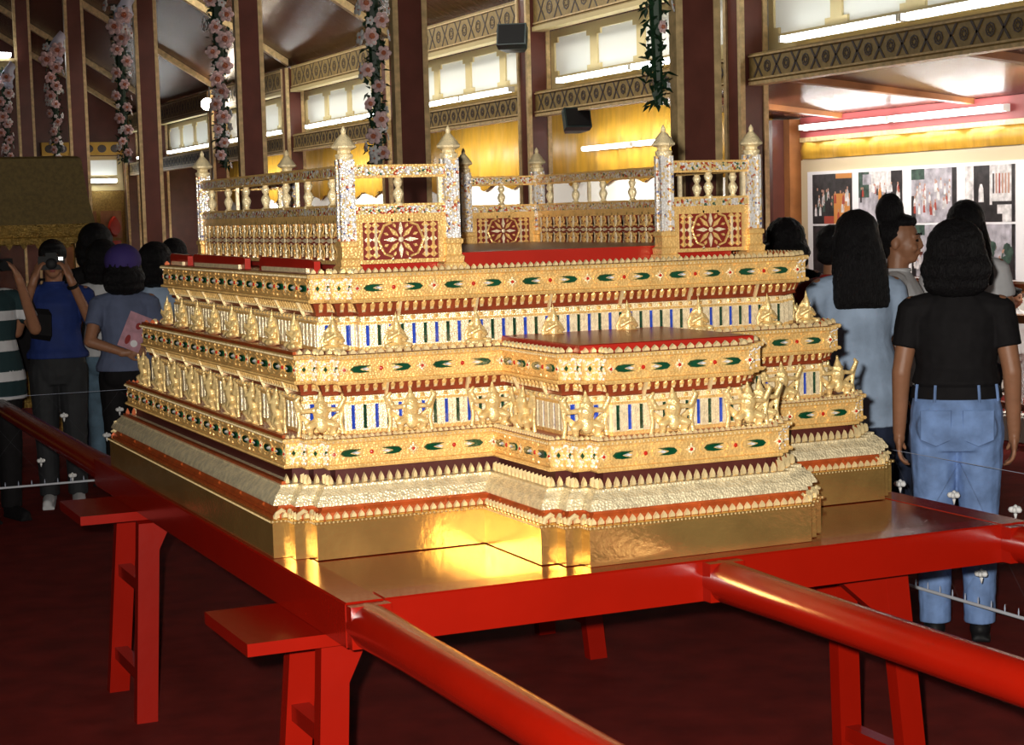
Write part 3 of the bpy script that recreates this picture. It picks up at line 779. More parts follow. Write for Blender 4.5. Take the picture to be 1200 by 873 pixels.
# photo board
pb = thing('photo_board', (8.44, 9.3, .94), 'cream display board of mounted photographs on the gallery wall', 'display board')
b = MB(); b.box(8.42, 8.46, 7.66, 10.93, .935, 2.05); b.build('backing_board', M['board'], pb)
b = MB(); b.box(8.405, 8.4195, 7.72, 10.80, .955, 1.935); b.build('white_mount', M['paper'], pb)
pm = [mat('photo dark', (.03, .024, .026, 1), .4, 0, .85, 14), mat('photo pale', (.46, .43, .48, 1), .4, 0, .6, 11), mat('photo orange', (.55, .22, .05, 1), .4), mat('photo skin', (.45, .24, .17, 1), .4), mat('photo white', (.72, .68, .68, 1), .4, 0, .5, 16), mat('photo green', (.05, .09, .07, 1), .4, 0, .8, 16), mat('photo red', (.35, .05, .03, 1), .4)]
cells = [(10.07, 10.71, 1.44, 1.905, 'of people in orange light, top left of the board', 0), (9.31, 9.965, 1.44, 1.905, 'of a pale courtyard, second in the top row', 1), (8.56, 9.18, 1.44, 1.905, 'of a crowd in white, third in the top row', 2), (7.82, 8.45, 1.44, 1.905, 'of a dark aisle with pale walls, top right', 3),
         (10.07, 10.71, .97, 1.42, 'of dark figures and flames, bottom left', 4), (9.31, 9.965, .97, 1.42, 'of a street, second in the bottom row', 1), (8.56, 9.18, .97, 1.42, 'of a gathering, third in the bottom row', 2), (7.82, 8.45, .97, 1.42, 'of people before bushes under a grey sky, bottom right', 5)]
rp = random.Random(3)
for y0, y1, z0, z1, nm, k in cells:
    w, h = y1-y0, z1-z0
    T = Matrix(((0, 0, -1, 8.4045), (-1, 0, 0, y1), (0, 1, 0, z0), (0, 0, 0, 1)))
    b = MB(); rect_n = 0; b.box(0, w, 0, h, 0, .004, {0: 0, 1: 1, 2: 1, 3: 4, 4: 0, 5: 1}[k], T)
    def rect(u0, u1, v0, v1, mi): 
        rect.n += 1; b.box(u0*w, u1*w, v0*h, v1*h, .004, .0043+.00004*rect.n, mi, T)
    rect.n = 0
    def person_blob(u, v, s, mi, hm=0):
        rect.n += 1; zz = .0043+.00004*rect.n
        b.prism([((u-.034*s)*w, v*h), ((u+.034*s)*w, v*h), ((u+.028*s)*w, (v+.15*s)*h), ((u+.012*s)*w, (v+.2*s)*h), ((u-.012*s)*w, (v+.2*s)*h), ((u-.030*s)*w, (v+.14*s)*h)], .004, zz, mi, T)
        b.prism([((u+.020*s*cos(a))*w, (v+.235*s+.036*s*sin(a))*h) for a in [pi*k_/4 for k_ in range(8)]], .004, zz+.00003, 3 if hm else 0, T)
    if k == 0:
        rect(.55, .95, .0, .6, 2); rect(.6, 1, .9, 1, 2)
        for q in range(16): person_blob(rp.uniform(.05, .55), rp.uniform(.15, .5), .9, rp.choice((0, 4, 5)), 1)
        for q in range(12): person_blob(rp.uniform(.55, .95), rp.uniform(.02, .5), .9, rp.choice((4, 4, 2, 6)), 1)
        rect(.3, .55, 0, .15, 6)
    elif k == 1:
        rect(0, .25, .5, 1, 5); rect(.75, 1, .35, 1, 0); rect(.25, .75, .6, 1, 4); rect(.1, .3, .75, .95, 1)
        for q in range(16): person_blob(rp.uniform(.05, .95), rp.uniform(.38, .6), .7, rp.choice((0, 0, 4, 6)), 1)
        person_blob(.5, .45, 1.1, 2, 1)
    elif k == 2:
        rect(0, .3, .8, 1, 5); rect(.9, 1, 0, 1, 0); rect(0, .1, 0, .5, 0)
        for q in range(34): person_blob(rp.uniform(.05, .88), .62-q*.015, .75, rp.choice((4, 4, 4, 6)), 1)
    elif k == 3:
        rect(.18, .5, .1, 1, 0); rect(.0, .75, 0, .14, 0); rect(.3, .65, .1, .3, 0); rect(.93, 1, 0, 1, 0); rect(.55, .93, .30, .36, 0)
        for q in range(6): rect(.56+.06*q, .59+.06*q, .5, .85, rp.choice((0, 6, 3)))
        person_blob(.33, .35, 1.6, 4)
    elif k == 4:
        for q in range(10): rect(.08*q+.05, .08*q+.09, .3, rp.uniform(.6, .95), rp.choice((2, 6, 0)))
    else:
        rect(0, 1, 0, .35, 0); rect(.93, 1, 0, 1, 0)
        for q in range(14): b.ell((rp.uniform(.05, .9)*w, rp.uniform(.3, .6)*h, .004), (.05, .05, .0015), 5, 8, 4, T)
        for q in range(18): person_blob(rp.uniform(.06, .88), rp.uniform(.15, .4), .9, rp.choice((4, 5, 1)), 1)
    whole(b, 'mounted_photograph', pm, (8.402, (y0+y1)/2, z0), 'glossy photograph '+nm, 'photograph', 'photographs on the display board')

# railing by the right edge
rl = thing('gallery_railing', (6.75, 6.2, 0), 'reddish brown wooden railing with turned balusters along the side gallery', 'railing')
b = MB(); b.box(6.70, 6.80, 5.06, 8.84, .79, .845); b.build('hand_rail', M['wood'], rl)
b = MB(); b.box(6.72, 6.78, 5.06, 8.84, .20, .245); b.build('bottom_rail', M['railwood'], rl)
b = MB(); b.box(6.66, 6.84, 5.06, 8.84, 0, .165); b.build('white_kerb', M['wallwhite'], rl)
for k in range(16):
    b = MB(); b.lathe([(.03, 0), (.03, .05), (.018, .08), (.012, .12), (.03, .20), (.034, .26), (.016, .40), (.014, .44), (.026, .49), (.03, .50), (.03, .545)], (6.75, 5.16+k*.24, .245), n=8); b.build('baluster', M['railwood'], rl, smooth=True)

# main sloping ceiling, its ribs, end wall
def zr(x): return 3.90+.62*(R2X-x)
b = MB(); b.add([(R2X+.3, -9, zr(R2X+.3)), (R2X+.3, 33, zr(R2X+.3)), (-1.2, 33, zr(-1.2)), (-1.2, -9, zr(-1.2)), (-9, 33, zr(6.6)), (-9, -9, zr(6.6))], [(0, 1, 2, 3), (3, 2, 4, 5)])
b.add([(R2X+.3, -9, zr(R2X+.3)+.1), (R2X+.3, 33, zr(R2X+.3)+.1), (-1.2, 33, zr(-1.2)+.1), (-1.2, -9, zr(-1.2)+.1), (-9, 33, zr(6.6)+.1), (-9, -9, zr(6.6)+.1)], [(3, 2, 1, 0), (5, 4, 2, 3)])
struct(b, 'ceiling', M['ceil'])
for k, y in enumerate(R2Y[1:]):
    b = MB(); hw = .05
    xs = (R2X-.06, 1.0)
    pts = []
    for yy in (y-hw, y+hw):
        pts += [(xs[0], yy, zr(xs[0])-.005), (xs[1], yy, zr(xs[1])-.005), (xs[1], yy, zr(xs[1])-.14), (xs[0], yy, zr(xs[0])-.10)]
    b.add(pts, [(0, 1, 2, 3), (7, 6, 5, 4), (0, 4, 5, 1), (1, 5, 6, 2), (2, 6, 7, 3), (3, 7, 4, 0)])
    struct(b, 'trim_%d' % (7+k), M['edge'])
b = MB(); b.box(-9, GX, 32.6, 32.8, 0, 9.2); struct(b, 'wall_end', M['pillar'])
b = MB(); b.box(-9.2, -9, -9, 33, 0, 3.9); struct(b, 'wall_left', M['pillar'])
# far end screen
es = thing('end_screen', (5.65, 32.5, 0), 'distant gold screen wall with dark panels at the far end of the hall', 'screen')
b = MB(); b.box(4.85, 6.45, 32.46, 32.56, 0, 2.30); b.build('gold_boards', M['dimgold'], es)
for x in (4.95, 5.45, 5.95):
    for z0, z1 in ((1.35, 1.9), (.5, 1.2)):
        b = MB(); b.box(x, x+.42, 32.44, 32.459, z0, z1); b.box(x+.08, x+.34, 32.43, 32.441, z0+.08, z1-.08); b.build('dark_panel', M['wood'], es)
b = MB(); b.box(4.85, 6.45, 32.44, 32.56, 3.02, 3.28, 0)
for k in range(6): b.ell((5.0+k*.26, 32.44, 3.15), (.09, .012, .08), 1, 10, 6)
whole(b, 'end_frieze', [M['yellow'], M['friezedark']], (5.65, 32.5, 3.02), 'yellow frieze of dark ovals high on the far end wall', 'frieze')
t = thing('lit_window_row', (5.65, 32.5, 2.6), 'row of white lit window panels on the far end wall', 'window', 'rows of lit clerestory windows')
b = MB(); b.box(4.85, 6.45, 32.50, 32.58, 2.31, 3.0); b.build('window_frame', M['cream'], t)
for k in range(2):
    b = MB(); b.box(4.95+k*.75, 5.58+k*.75, 32.48, 32.51, 2.62, 2.92); b.build('pane', M['lit'], t)
t = thing('fluorescent_tube', (5.3, 32.42, 2.5), 'lit fluorescent tube on the far end wall', 'tube light', 'fluorescent tubes')
b = MB(); b.box(4.9, 6.3, 32.43, 32.46, 2.46, 2.55); b.build('housing', M['tubebody'], t)
b = MB(); b.tube([(4.9, 32.40, 2.505), (6.3, 32.40, 2.505)], .028, 10); b.build('tube', M['tube'], t, smooth=True)
b = MB()
pts = [(cos(a)*.13*(1-.25*max(0, sin(a))), sin(a)*.21) for a in [k*pi/10 for k in range(20)]]
b.prism(pts, -.06, .06, 0, Matrix(((1, 0, 0, 6.2), (0, 0, -1, 32.3), (0, 1, 0, 1.58), (0, 0, 0, 1))), .2)
b.box(6.1, 6.3, 32.24, 32.36, 1.2, 1.3)
whole(b, 'red_lantern', M['ruby'], (6.2, 32.3, 1.2), 'small red arched lantern before the gold end screen', 'lantern')
# crossbeam at the far left
b = MB(); b.box(-2, R1X-.14, 25.05, 25.15, 4.08, 4.20, 0); b.box(-2, R1X-.14, 25.02, 25.18, 4.20, 4.24, 1); frieze = None
whole(b, 'cross_beam', [M['friezegold'], M['edge']], (.7, 25.1, 4.08), 'gold crossbeam at the upper left edge beside the farthest pillar', 'beam')
t = thing('fluorescent_tube', (2.6, 25.0, 4.33), 'lit fluorescent tube on the gold crossbeam at the upper left', 'tube light', 'fluorescent tubes')
b = MB(); b.box(1.4, 3.2, 25.03, 25.08, 4.245, 4.32); b.build('housing', M['tubebody'], t)
b = MB(); b.tube([(1.4, 25.0, 4.30), (3.2, 25.0, 4.30)], .03, 10); b.build('tube', M['tube'], t, smooth=True)

# lamps and speakers
def spk(x, y, z, rz, s, label):
    t = thing('wall_speaker', (x, y, z), label, 'speaker')
    t.rotation_euler = (0, 0, rz)
    b = MB(); w = .11*s; h = .085*s; d = .10*s
    X = Matrix.Rotation(radians(-20), 4, 'X')
    b.loft([[(-w, -d, -h), (w, -d, -h), (w, -d, h), (-w, -d, h)], [(-w, -d*.2, -h), (w, -d*.2, -h), (w, -d*.2, h), (-w, -d*.2, h)], [(-w*.6, d, -h*.7), (w*.6, d, -h*.7), (w*.6, d, h*.7), (-w*.6, d, h*.7)]], 0, X)
    b.build('case', M['speaker'], t, local=True)
    b = MB(); b.box(-w*.9, w*.9, -d-.006, -d-.001, -h*.88, h*.88, 0, X); b.build('grille', M['blackgloss'], t, local=True)
    b = MB(); b.tube([(0, d*.6, 0), (.02, d+.10*s, .02), (.06*s, d+.16*s, .02)], .018*s, 8); b.build('bracket', M['blackgloss'], t, local=True)
spk(6.28, 12.85, 3.36, radians(-35), 1.35, 'dark teal speaker clamped high on the middle gallery post')
spk(6.55, 12.05, 2.49, radians(-10), 1.2, 'small black speaker hanging under the frieze beside the middle post')
fl = thing('flood_lamp', (6.40, 25.5, 3.55), 'bright glowing floodlight on a far gallery post', 'lamp')
b = MB(); b.box(6.33, 6.47, 25.38, 25.52, 3.47, 3.65); b.build('lamp_housing', M['blackgloss'], fl)
b = MB(); b.ell((6.38, 25.36, 3.56), (.10, .03, .10), 0, 14, 8); b.build('lamp_glass', M['bulb'], fl, smooth='all')

# ================================================================== GARLANDS
def rose_mesh():
    b = MB()
    for ring, (n, r, tilt, sz) in enumerate(((6, .045, .35, .040), (5, .028, .8, .034), (4, .013, 1.2, .026))):
        for k in range(n):
            a = 2*pi*k/n+ring*.5
            T = Matrix.Rotation(a, 4, 'Z') @ Matrix.Translation((r, 0, .006*ring)) @ Matrix.Rotation(-tilt, 4, 'Y')
            b.ell((0, 0, 0), (sz, sz*.8, .007), 0 if ring < 2 else 1, 8, 4, T)
    b.ell((0, 0, .018), (.014, .014, .014), 1, 8, 5)
    b.ell((0, 0, -.012), (.03, .03, .014), 2, 8, 4)
    me = b.build('rose', [M['rose'], M['rosemid'], M['leaf']], None, smooth='all')
    return me
b = MB()
for k in range(5): b.ell((cos(2*pi*k/5)*.022, sin(2*pi*k/5)*.022, 0), (.022, .017, .006), 0, 8, 4, Matrix.Identity(4), Matrix.Rotation(2*pi*k/5, 4, 'Z'))
b.ell((0, 0, .006), (.008, .008, .006), 1, 8, 4)
sm = b.build('small_flower', [M['blossom'], M['rosemid']], None, smooth='all'); small_data = sm.data; bpy.data.objects.remove(sm)
rose0 = rose_mesh(); rose_data = rose0.data; bpy.data.objects.remove(rose0)
def garland(y, ztop, zbot, nrose, label, green=False, seed=1):
    rg = random.Random(seed)
    x = R1X-.33; y = y-.07
    t = thing('flower_garland', (x, y-.10, zbot), label, 'garland', 'rose garlands hung on the pillars')
    b = MB(); b.tube([(x, y-.1, ztop), (x, y-.1, (ztop+zbot)/2), (x+.02, y-.1, zbot)], [.05, .045, .02], 8)
    H = ztop-zbot
    for k in range(int(430*H/1.9)):
        u = rg.random(); z = ztop-u*H; rad = .115*(1-.55*u)
        a = rg.uniform(0, 2*pi); L = rg.uniform(.04, .075)
        T = Matrix.Translation((x+cos(a)*rad*rg.uniform(.3, 1), y-.1+sin(a)*rad*rg.uniform(.3, 1), z)) @ Matrix.Rotation(rg.uniform(0, 6.28), 4, 'Z') @ Matrix.Rotation(rg.uniform(-1.2, 1.2), 4, 'X')
        b.add([(0, 0, 0), (L*.3, L*.4, .008), (0, L, -.01), (-L*.3, L*.4, .008), (0, L*.45, -.006)], [(0, 1, 4), (1, 2, 4), (2, 3, 4), (3, 0, 4)], 0, T)
    b.build('foliage', M['leaf'], t)
    if not green:
        b = MB()
        zt = ztop+.03
        n = 9
        r = []
        for k in range(n):
            u = k/(n-1); r.append([(x+.10-.16*sin(u*2.6)+.02*sin(k*3), y-.20-.05*sin(u*7), zt+.10-u*.42), (x+.16-.05*u+.02*sin(k*2), y-.16-.03*sin(u*5), zt+.06-u*.40), (x+.16-.05*u, y-.14, zt+.06-u*.40), (x+.10-.16*sin(u*2.6), y-.17-.05*sin(u*7), zt+.10-u*.42)])
        b.loft(r); b.build('ribbon', M['ribbon'], t, smooth='all')
    for k in range(nrose*2):
        u = rg.random(); o = bpy.data.objects.new('small_flower', small_data); COL.objects.link(o); o.parent = t
        a = rg.uniform(pi*.9, pi*2.1); rad = .15*(1-.5*u); sc = rg.uniform(.7, 1.5)*(1.2-.5*u)
        o.location = (cos(a)*rad, sin(a)*rad, (1-u)*H); o.rotation_euler = (radians(80), 0, a+pi/2); o.scale = (sc,)*3
    for k in range(nrose):
        u = (k+.4)/nrose; z = ztop-.08-u*(H-.12)
        side_ = (-1 if k % 2 else 1)
        o = bpy.data.objects.new('rose', rose_data); COL.objects.link(o); o.parent = t
        sc = (1.25-.65*u)*rg.uniform(.8, 1.2)
        if green: sc *= .6
        o.location = (side_*.06*(1-.5*u)+rg.uniform(-.04, .02)-.02, -.13*(1-.4*u), z-zbot)
        o.rotation_euler = (radians(90)+rg.uniform(-.5, .5), 0, rg.uniform(-.9, .4)); o.scale = (sc,)*3
gl = [(R1Y[5], 4.05, 2.5, 12, 'on the farthest left pillar', False), (R1Y[4], 4.07, 2.4, 13, 'on the pillar above the photographer in blue', False), (R1Y[3], 4.05, 2.3, 13, 'on the pillar above the dark crowd of heads', False),
      (R1Y[2], 4.05, 2.1, 16, 'on the third pillar, reaching down beside the floodlight', False), (R1Y[1], 4.0, 1.95, 17, 'on the pillar behind the left front balustrade bay', False), (R1Y[0], 3.9, 2.12, 3, 'mostly leaves, on the nearest pillar', True)]
for i, (y, a, c, n, nm, gr) in enumerate(gl):
    garland(y, a, c, n, 'garland of pink roses '+nm, gr, i+3)

# ================================================================== SECOND PALANQUIN (left edge)
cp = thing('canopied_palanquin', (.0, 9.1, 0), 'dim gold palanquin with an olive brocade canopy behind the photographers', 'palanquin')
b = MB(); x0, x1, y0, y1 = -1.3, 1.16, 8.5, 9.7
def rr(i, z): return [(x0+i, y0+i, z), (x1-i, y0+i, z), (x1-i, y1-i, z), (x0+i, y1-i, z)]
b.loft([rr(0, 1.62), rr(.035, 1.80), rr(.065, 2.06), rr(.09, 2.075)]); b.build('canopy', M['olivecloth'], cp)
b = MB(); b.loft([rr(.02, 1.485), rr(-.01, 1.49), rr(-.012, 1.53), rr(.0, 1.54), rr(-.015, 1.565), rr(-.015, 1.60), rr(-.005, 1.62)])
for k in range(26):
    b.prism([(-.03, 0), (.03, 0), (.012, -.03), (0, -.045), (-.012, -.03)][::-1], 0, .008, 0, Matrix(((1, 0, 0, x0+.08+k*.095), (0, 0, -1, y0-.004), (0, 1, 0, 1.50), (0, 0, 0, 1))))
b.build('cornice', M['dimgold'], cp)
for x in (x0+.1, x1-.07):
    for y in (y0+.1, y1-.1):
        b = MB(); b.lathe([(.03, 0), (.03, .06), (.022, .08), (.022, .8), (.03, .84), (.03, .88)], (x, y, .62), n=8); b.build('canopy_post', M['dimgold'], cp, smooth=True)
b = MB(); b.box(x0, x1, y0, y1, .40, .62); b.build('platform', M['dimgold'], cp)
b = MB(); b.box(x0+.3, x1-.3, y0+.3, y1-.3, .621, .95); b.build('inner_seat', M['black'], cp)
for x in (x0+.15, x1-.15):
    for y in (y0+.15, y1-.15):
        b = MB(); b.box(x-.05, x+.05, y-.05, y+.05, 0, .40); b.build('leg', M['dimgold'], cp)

# ================================================================== PEOPLE
def hand(b, wr, d, up, s, curl=.35, k=1.):
    """palm, four bent fingers and a thumb; d = finger direction, up = back of the hand, s = side the thumb leaves on"""
    d = V(d).normalized(); up = V(up); up = (up-d*up.dot(d)).normalized(); sd = d.cross(up)*s
    wr = V(wr); R = Matrix((sd, d, up)).transposed().to_4x4()
    b.ell(wr+d*.045*k, (.036*k, .048*k, .015*k), 0, 12, 8, None, R)
    b.capsule(wr-d*.02, wr+d*.03*k, .024*k, .024*k, 10)
    for i, (o, L) in enumerate(((.027, .066), (.009, .076), (-.009, .071), (-.026, .056))):
        p = wr+d*.078*k+sd*o*k; q = d; a = 0
        for j in range(3):
            a += curl*(.7+.5*j); v = d*cos(a)-up*sin(a); e = p+v*L*k*(.46, .31, .23)[j]
            b.capsule(p, e, (.0098-.001*j)*k, (.0092-.001*j)*k, 8); p = e
    p = wr+d*.025*k+sd*.028*k; e = p+(sd*.6+d*.7-up*.3).normalized()*.036*k
    b.capsule(p, e, .0125*k, .0105*k, 8); b.capsule(e, e+(sd*.15+d*.9-up*.4).normalized()*.03*k, .010*k, .0085*k, 8)

def human(name_label, loc, rz, h, arms, top, bottom, hair, shoes=None, female=True, head_turn=0., tilt=0., det=.0075, sleeve=.5, hem=.82, belt=None, group=None, legs=True, gaze=True, wide=1.0, tuck=False):
    """person facing -Y before turning by rz; arms: list of (side, elbow, wrist, finger_dir, back_of_hand)"""
    k = h/1.6
    t = thing('person', loc, name_label, 'person', group, rz)
    sw = (.155 if female else .175)*wide
    P = lambda x, y, z: V((x*k, y*k, z*k))
    hr = Matrix.Translation(P(0, 0, 1.40)) @ Matrix.Rotation(head_turn, 4, 'Z') @ Matrix.Rotation(tilt, 4, 'X') @ Matrix.Translation(-P(0, 0, 1.40))
    H = lambda x, y, z: hr @ P(x, y, z)
    HR = hr.to_3x3().to_4x4()
    b = MB()
    # head: skull, face, jaw, nose, ears, lips
    b.ell(H(0, .012, 1.508), (.073*k, .090*k, .090*k), 0, 16, 12, None, HR)
    b.ell(H(0, -.030, 1.468), (.061*k, .058*k, .082*k), 0, 14, 10, None, HR)
    b.ell(H(0, -.045, 1.410), (.036*k, .034*k, .030*k), 0, 12, 8, None, HR)
    b.tube([H(0, -.082, 1.500), H(0, -.090, 1.478), H(0, -.096, 1.461), H(0, -.084, 1.453)], [.009*k, .010*k, .012*k, .011*k], 8)
    for s in (-1, 1):
        b.ell(H(s*.072, .012, 1.472), (.010*k, .020*k, .030*k), 0, 10, 8, None, HR)
        b.ell(H(s*.036, -.068, 1.452), (.022*k, .018*k, .020*k), 0, 10, 8, None, HR)
        b.tube([H(s*.014, -.083, 1.507), H(s*.045, -.072, 1.509)], [.009*k, .007*k], 8)
        b.ell(H(s*.014, -.093, 1.453), (.008*k, .008*k, .007*k), 0, 8, 6)
    b.ell(H(0, -.084, 1.428), (.022*k, .012*k, .009*k), 0, 10, 6, None, HR)
    b.capsule(P(0, .022, 1.28), H(0, .012, 1.43), .055*k, .049*k, 14)
    def ring(z, rx, ry, cy=0): return [P(rx*cos(a), cy+ry*sin(a), z) for a in [2*pi*i/20 for i in range(20)]]
    b.loft([ring(.80, .150*wide, .095, .015), ring(.90, .150*wide, .098, .012), ring(1.0, .122*wide, .085), ring(1.12, .135*wide, .092), ring(1.22, .145*wide, .092), ring(1.29, sw*.86, .070, .01), ring(1.335, .075, .052, .015)])
    for s, el, wr, fd, bk in arms:
        sh = P(s*sw, .01, 1.285); el = P(*el); wr = P(*wr)
        b.capsule(P(s*sw*.72, .01, 1.275), sh-P(0, 0, .012), .045*k, .045*k, 12)
        b.capsule(sh, el, .046*k, .036*k, 12); b.capsule(el, wr, .037*k, .025*k, 12)
        hand(b, wr, fd, bk, s if female is not None else s, .35, k*.95)
    if legs:
        for s in (-1, 1):
            b.capsule(P(s*.082, .01, .82), P(s*.082, .0, .45), .083*k, .053*k, 14)
            b.capsule(P(s*.082, .0, .45), P(s*.082, .02, .09), .055*k, .036*k, 14)
            b.capsule(P(s*.082, .03, .045), P(s*.090, -.13, .03), .034*k, .027*k, 10)
    body = melt(b, 'body', M['skin'], t, det, 3)
    if gaze:
        b = MB()
        for s in (-1, 1):
            b = MB(); b.ell(H(s*.031, -.082, 1.486), (.014*k, .008*k, .0065*k), 0, 10, 6, None, HR); b.build('eye', M['eye'], body, smooth='all', local=True)
        b = MB(); b.ell(H(0, -.095, 1.430), (.020*k, .007*k, .004*k), 0, 10, 6, None, HR); b.ell(H(0, -.094, 1.422), (.017*k, .007*k, .004*k), 0, 10, 6, None, HR)
        b.build('mouth', M['lip'], body, smooth='all', local=True)
        b = MB()
        for s in (-1, 1):
            b = MB(); b.tube([H(s*.014, -.091, 1.512), H(s*.032, -.089, 1.518), H(s*.050, -.078, 1.512)], [.003*k, .004*k, .002*k], 6); b.build('eyebrow', M['hair'], body, smooth='all', local=True)
    # shirt
    b = MB()
    hw = .192 if female else .186
    if hem < .78: hw = .205
    if tuck: hw = .138
    b.loft([ring(hem, hw*wide, .10 if tuck else .14 if hem < .78 else .146, .016), ring(hem+.03, hw*wide*(1.04 if tuck else 1), .104 if tuck else .138 if hem < .78 else .142, .015), *([ring(.82, .202*wide, .150, .014), ring(.92, .185*wide, .135, .012), ring(.99, .165*wide, .118, .01)] if hem < .78 else [ring(max(.96, hem+.05), .162*wide, .122, .010)]), ring(1.06, .146*wide, .106), ring(1.14, .156*wide, .114), ring(1.23, .160*wide, .112), ring(1.295, sw*.93, .082, .01), ring(1.335, .085, .062, .018), ring(1.350, .066, .056, .02)])
    for s, el, wr, fd, bk in arms:
        sh = P(s*sw, .01, 1.285); el = P(*el); wr = P(*wr)
        b.capsule(P(s*sw*.55, .012, 1.285), sh-P(0, 0, .012), .062*k, .056*k, 12)
        e = sh.lerp(el, min(1, sleeve)); b.tube([sh, sh.lerp(e, .5), e], [.056*k, .056*k, (.054-.010*sleeve)*k+.006], 14)
        if sleeve > 1: b.capsule(sh, el, .060*k, .048*k, 12); b.tube([el, el.lerp(wr, sleeve-1)], [.050*k, .040*k], 12)
    shirt = melt(b, 'shirt', top, t, det, 3, .006, .07)
    b = MB(); b.lathe([(.060*k, 0), (.066*k, .006), (.064*k, .02*k), (.057*k, .022*k)], tuple(P(0, .02, 1.338)), n=18); b.build('collar', top, shirt, smooth='all', local=True)
    if legs:
        b = MB()
        b.loft([ring(.74, .150*wide, .105, .015), ring(.80, .168*wide, .122, .018), ring(.88, .166*wide, .124, .018), ring(.95, .156*wide, .116, .010), ring(.99, .150*wide, .110, .006)])
        for s in (-1, 1): b.ell(P(s*.072, .075, .83), (.082*k, .068*k, .085*k), 0, 14, 10)
        for s in (-1, 1):
            b.capsule(P(s*.082, .015, .82), P(s*.084, .0, .46), .098*k, .072*k, 14)
            b.tube([P(s*.084, 0, .46), P(s*.084, .01, .25), P(s*.084, .018, .065)], [.074*k, .064*k, .060*k], 14)
        tr = melt(b, 'trousers', bottom, t, det, 3, .007, .06)
        if belt:
            b = MB(); b.loft([ring(.940, .166*wide, .126, .012), ring(.985, .158*wide, .119, .008)], caps=False); b.loft([ring(.985, .154*wide, .115, .008), ring(.940, .162*wide, .122, .012)], caps=False)
            b.build('belt', belt, tr, smooth='all', local=True)
            for a in (30, 62, 118, 150, 210, 270, 330):
                c, s_ = cos(radians(a)), sin(radians(a)); b = MB()
                b.tube([P(c*.168*wide, .012+s_*.128, .930), P(c*.166*wide, .01+s_*.127, .962), P(c*.162*wide, .008+s_*.122, .994)], .0055, 6)
                b.build('belt_loop', bottom, tr, local=True)
            b = MB()
            for s in (-1, 1):
                b.prism([(-.055, .07), (.055, .07), (.055, -.04), (0, -.065), (-.055, -.04)][::-1], 0, .004, 0, Matrix.Translation(P(s*.078, .135, .83)) @ Matrix(((1, 0, 0, 0), (0, .12, 1, 0), (0, 1, -.12, 0), (0, 0, 0, 1))), .05)
            b.build('back_pocket', bottom, tr, local=True)
        for s in (-1, 1):
            b = MB()
            b.capsule(P(s*.084, .045, .045), P(s*.088, -.03, .042), .040*k, .038*k, 12); b.capsule(P(s*.088, -.03, .040), P(s*.094, -.15, .032), .040*k, .030*k, 12)
            b.box(s*.088*k-.036*k, s*.088*k+.036*k, -.175*k, .08*k, .0, .018*k)
            melt(b, 'shoe', shoes or M['black'], t, .006, 2)
    # hair
    b = MB()
    if hair == 'bob':
        b.ell(H(0, .030, 1.515), (.110*k, .118*k, .108*k), 0, 18, 12, None, HR)
        b.ell(H(0, .052, 1.430), (.134*k, .100*k, .085*k), 0, 18, 12, None, HR)
        b.ell(H(0, .050, 1.375), (.124*k, .088*k, .055*k), 0, 18, 12, None, HR)
        for s in (-1, 1): b.ell(H(s*.092, .0, 1.43), (.034*k, .055*k, .090*k), 0, 12, 8, None, HR)
    elif hair == 'long':
        b.ell(H(0, .022, 1.520), (.092*k, .106*k, .098*k), 0, 18, 12, None, HR)
        b.loft([[H(x*w_, y0_+y*d_, z) for x, y in [(cos(2*pi*i/16), sin(2*pi*i/16)) for i in range(16)]] for z, w_, y0_, d_ in ((1.51, .088, .045, .07), (1.42, .112, .055, .072), (1.32, .124, .066, .060), (1.23, .126, .080, .046), (1.20, .116, .085, .034))])
        for s in (-1, 1): b.capsule(H(s*.078, .0, 1.50), H(s*.088, .01, 1.33), .022*k, .020*k, 10)
    elif hair == 'updo':
        b.ell(H(0, .042, 1.522), (.084*k, .084*k, .088*k), 0, 18, 12, None, HR); b.ell(H(0, .072, 1.45), (.06*k, .05*k, .05*k), 0, 14, 10, None, HR)
        b.ell(H(0, .050, 1.620), (.066*k, .066*k, .088*k), 0, 14, 10, None, HR)
        b.ell(H(0, -.018, 1.572), (.064*k, .058*k, .034*k), 0, 14, 10, None, HR)
    else:
        b.ell(H(0, .022, 1.528), (.084*k, .098*k, .088*k), 0, 18, 12, None, HR)
        b.ell(H(0, .052, 1.455), (.070*k, .058*k, .050*k), 0, 14, 10, None, HR)
        b.ell(H(0, -.048, 1.572), (.058*k, .040*k, .026*k), 0, 14, 8, None, HR)
    if hair != 'none': melt(b, 'hair', M['hair'], t, .007, 2, .012 if hair in ('bob',) else .007, .02)
    return t, P, H, body
DOWN = lambda s: (s, (s*.205, .03, 1.04), (s*.215, -.02, .80), (0, -.05, -1), (s, 0, 0))
CAMARM = lambda s: (s, (s*.225, -.10, 1.07), (s*.105, -.215, 1.375), (-s*.35, .05, 1), (s*.8, -.5, 0))

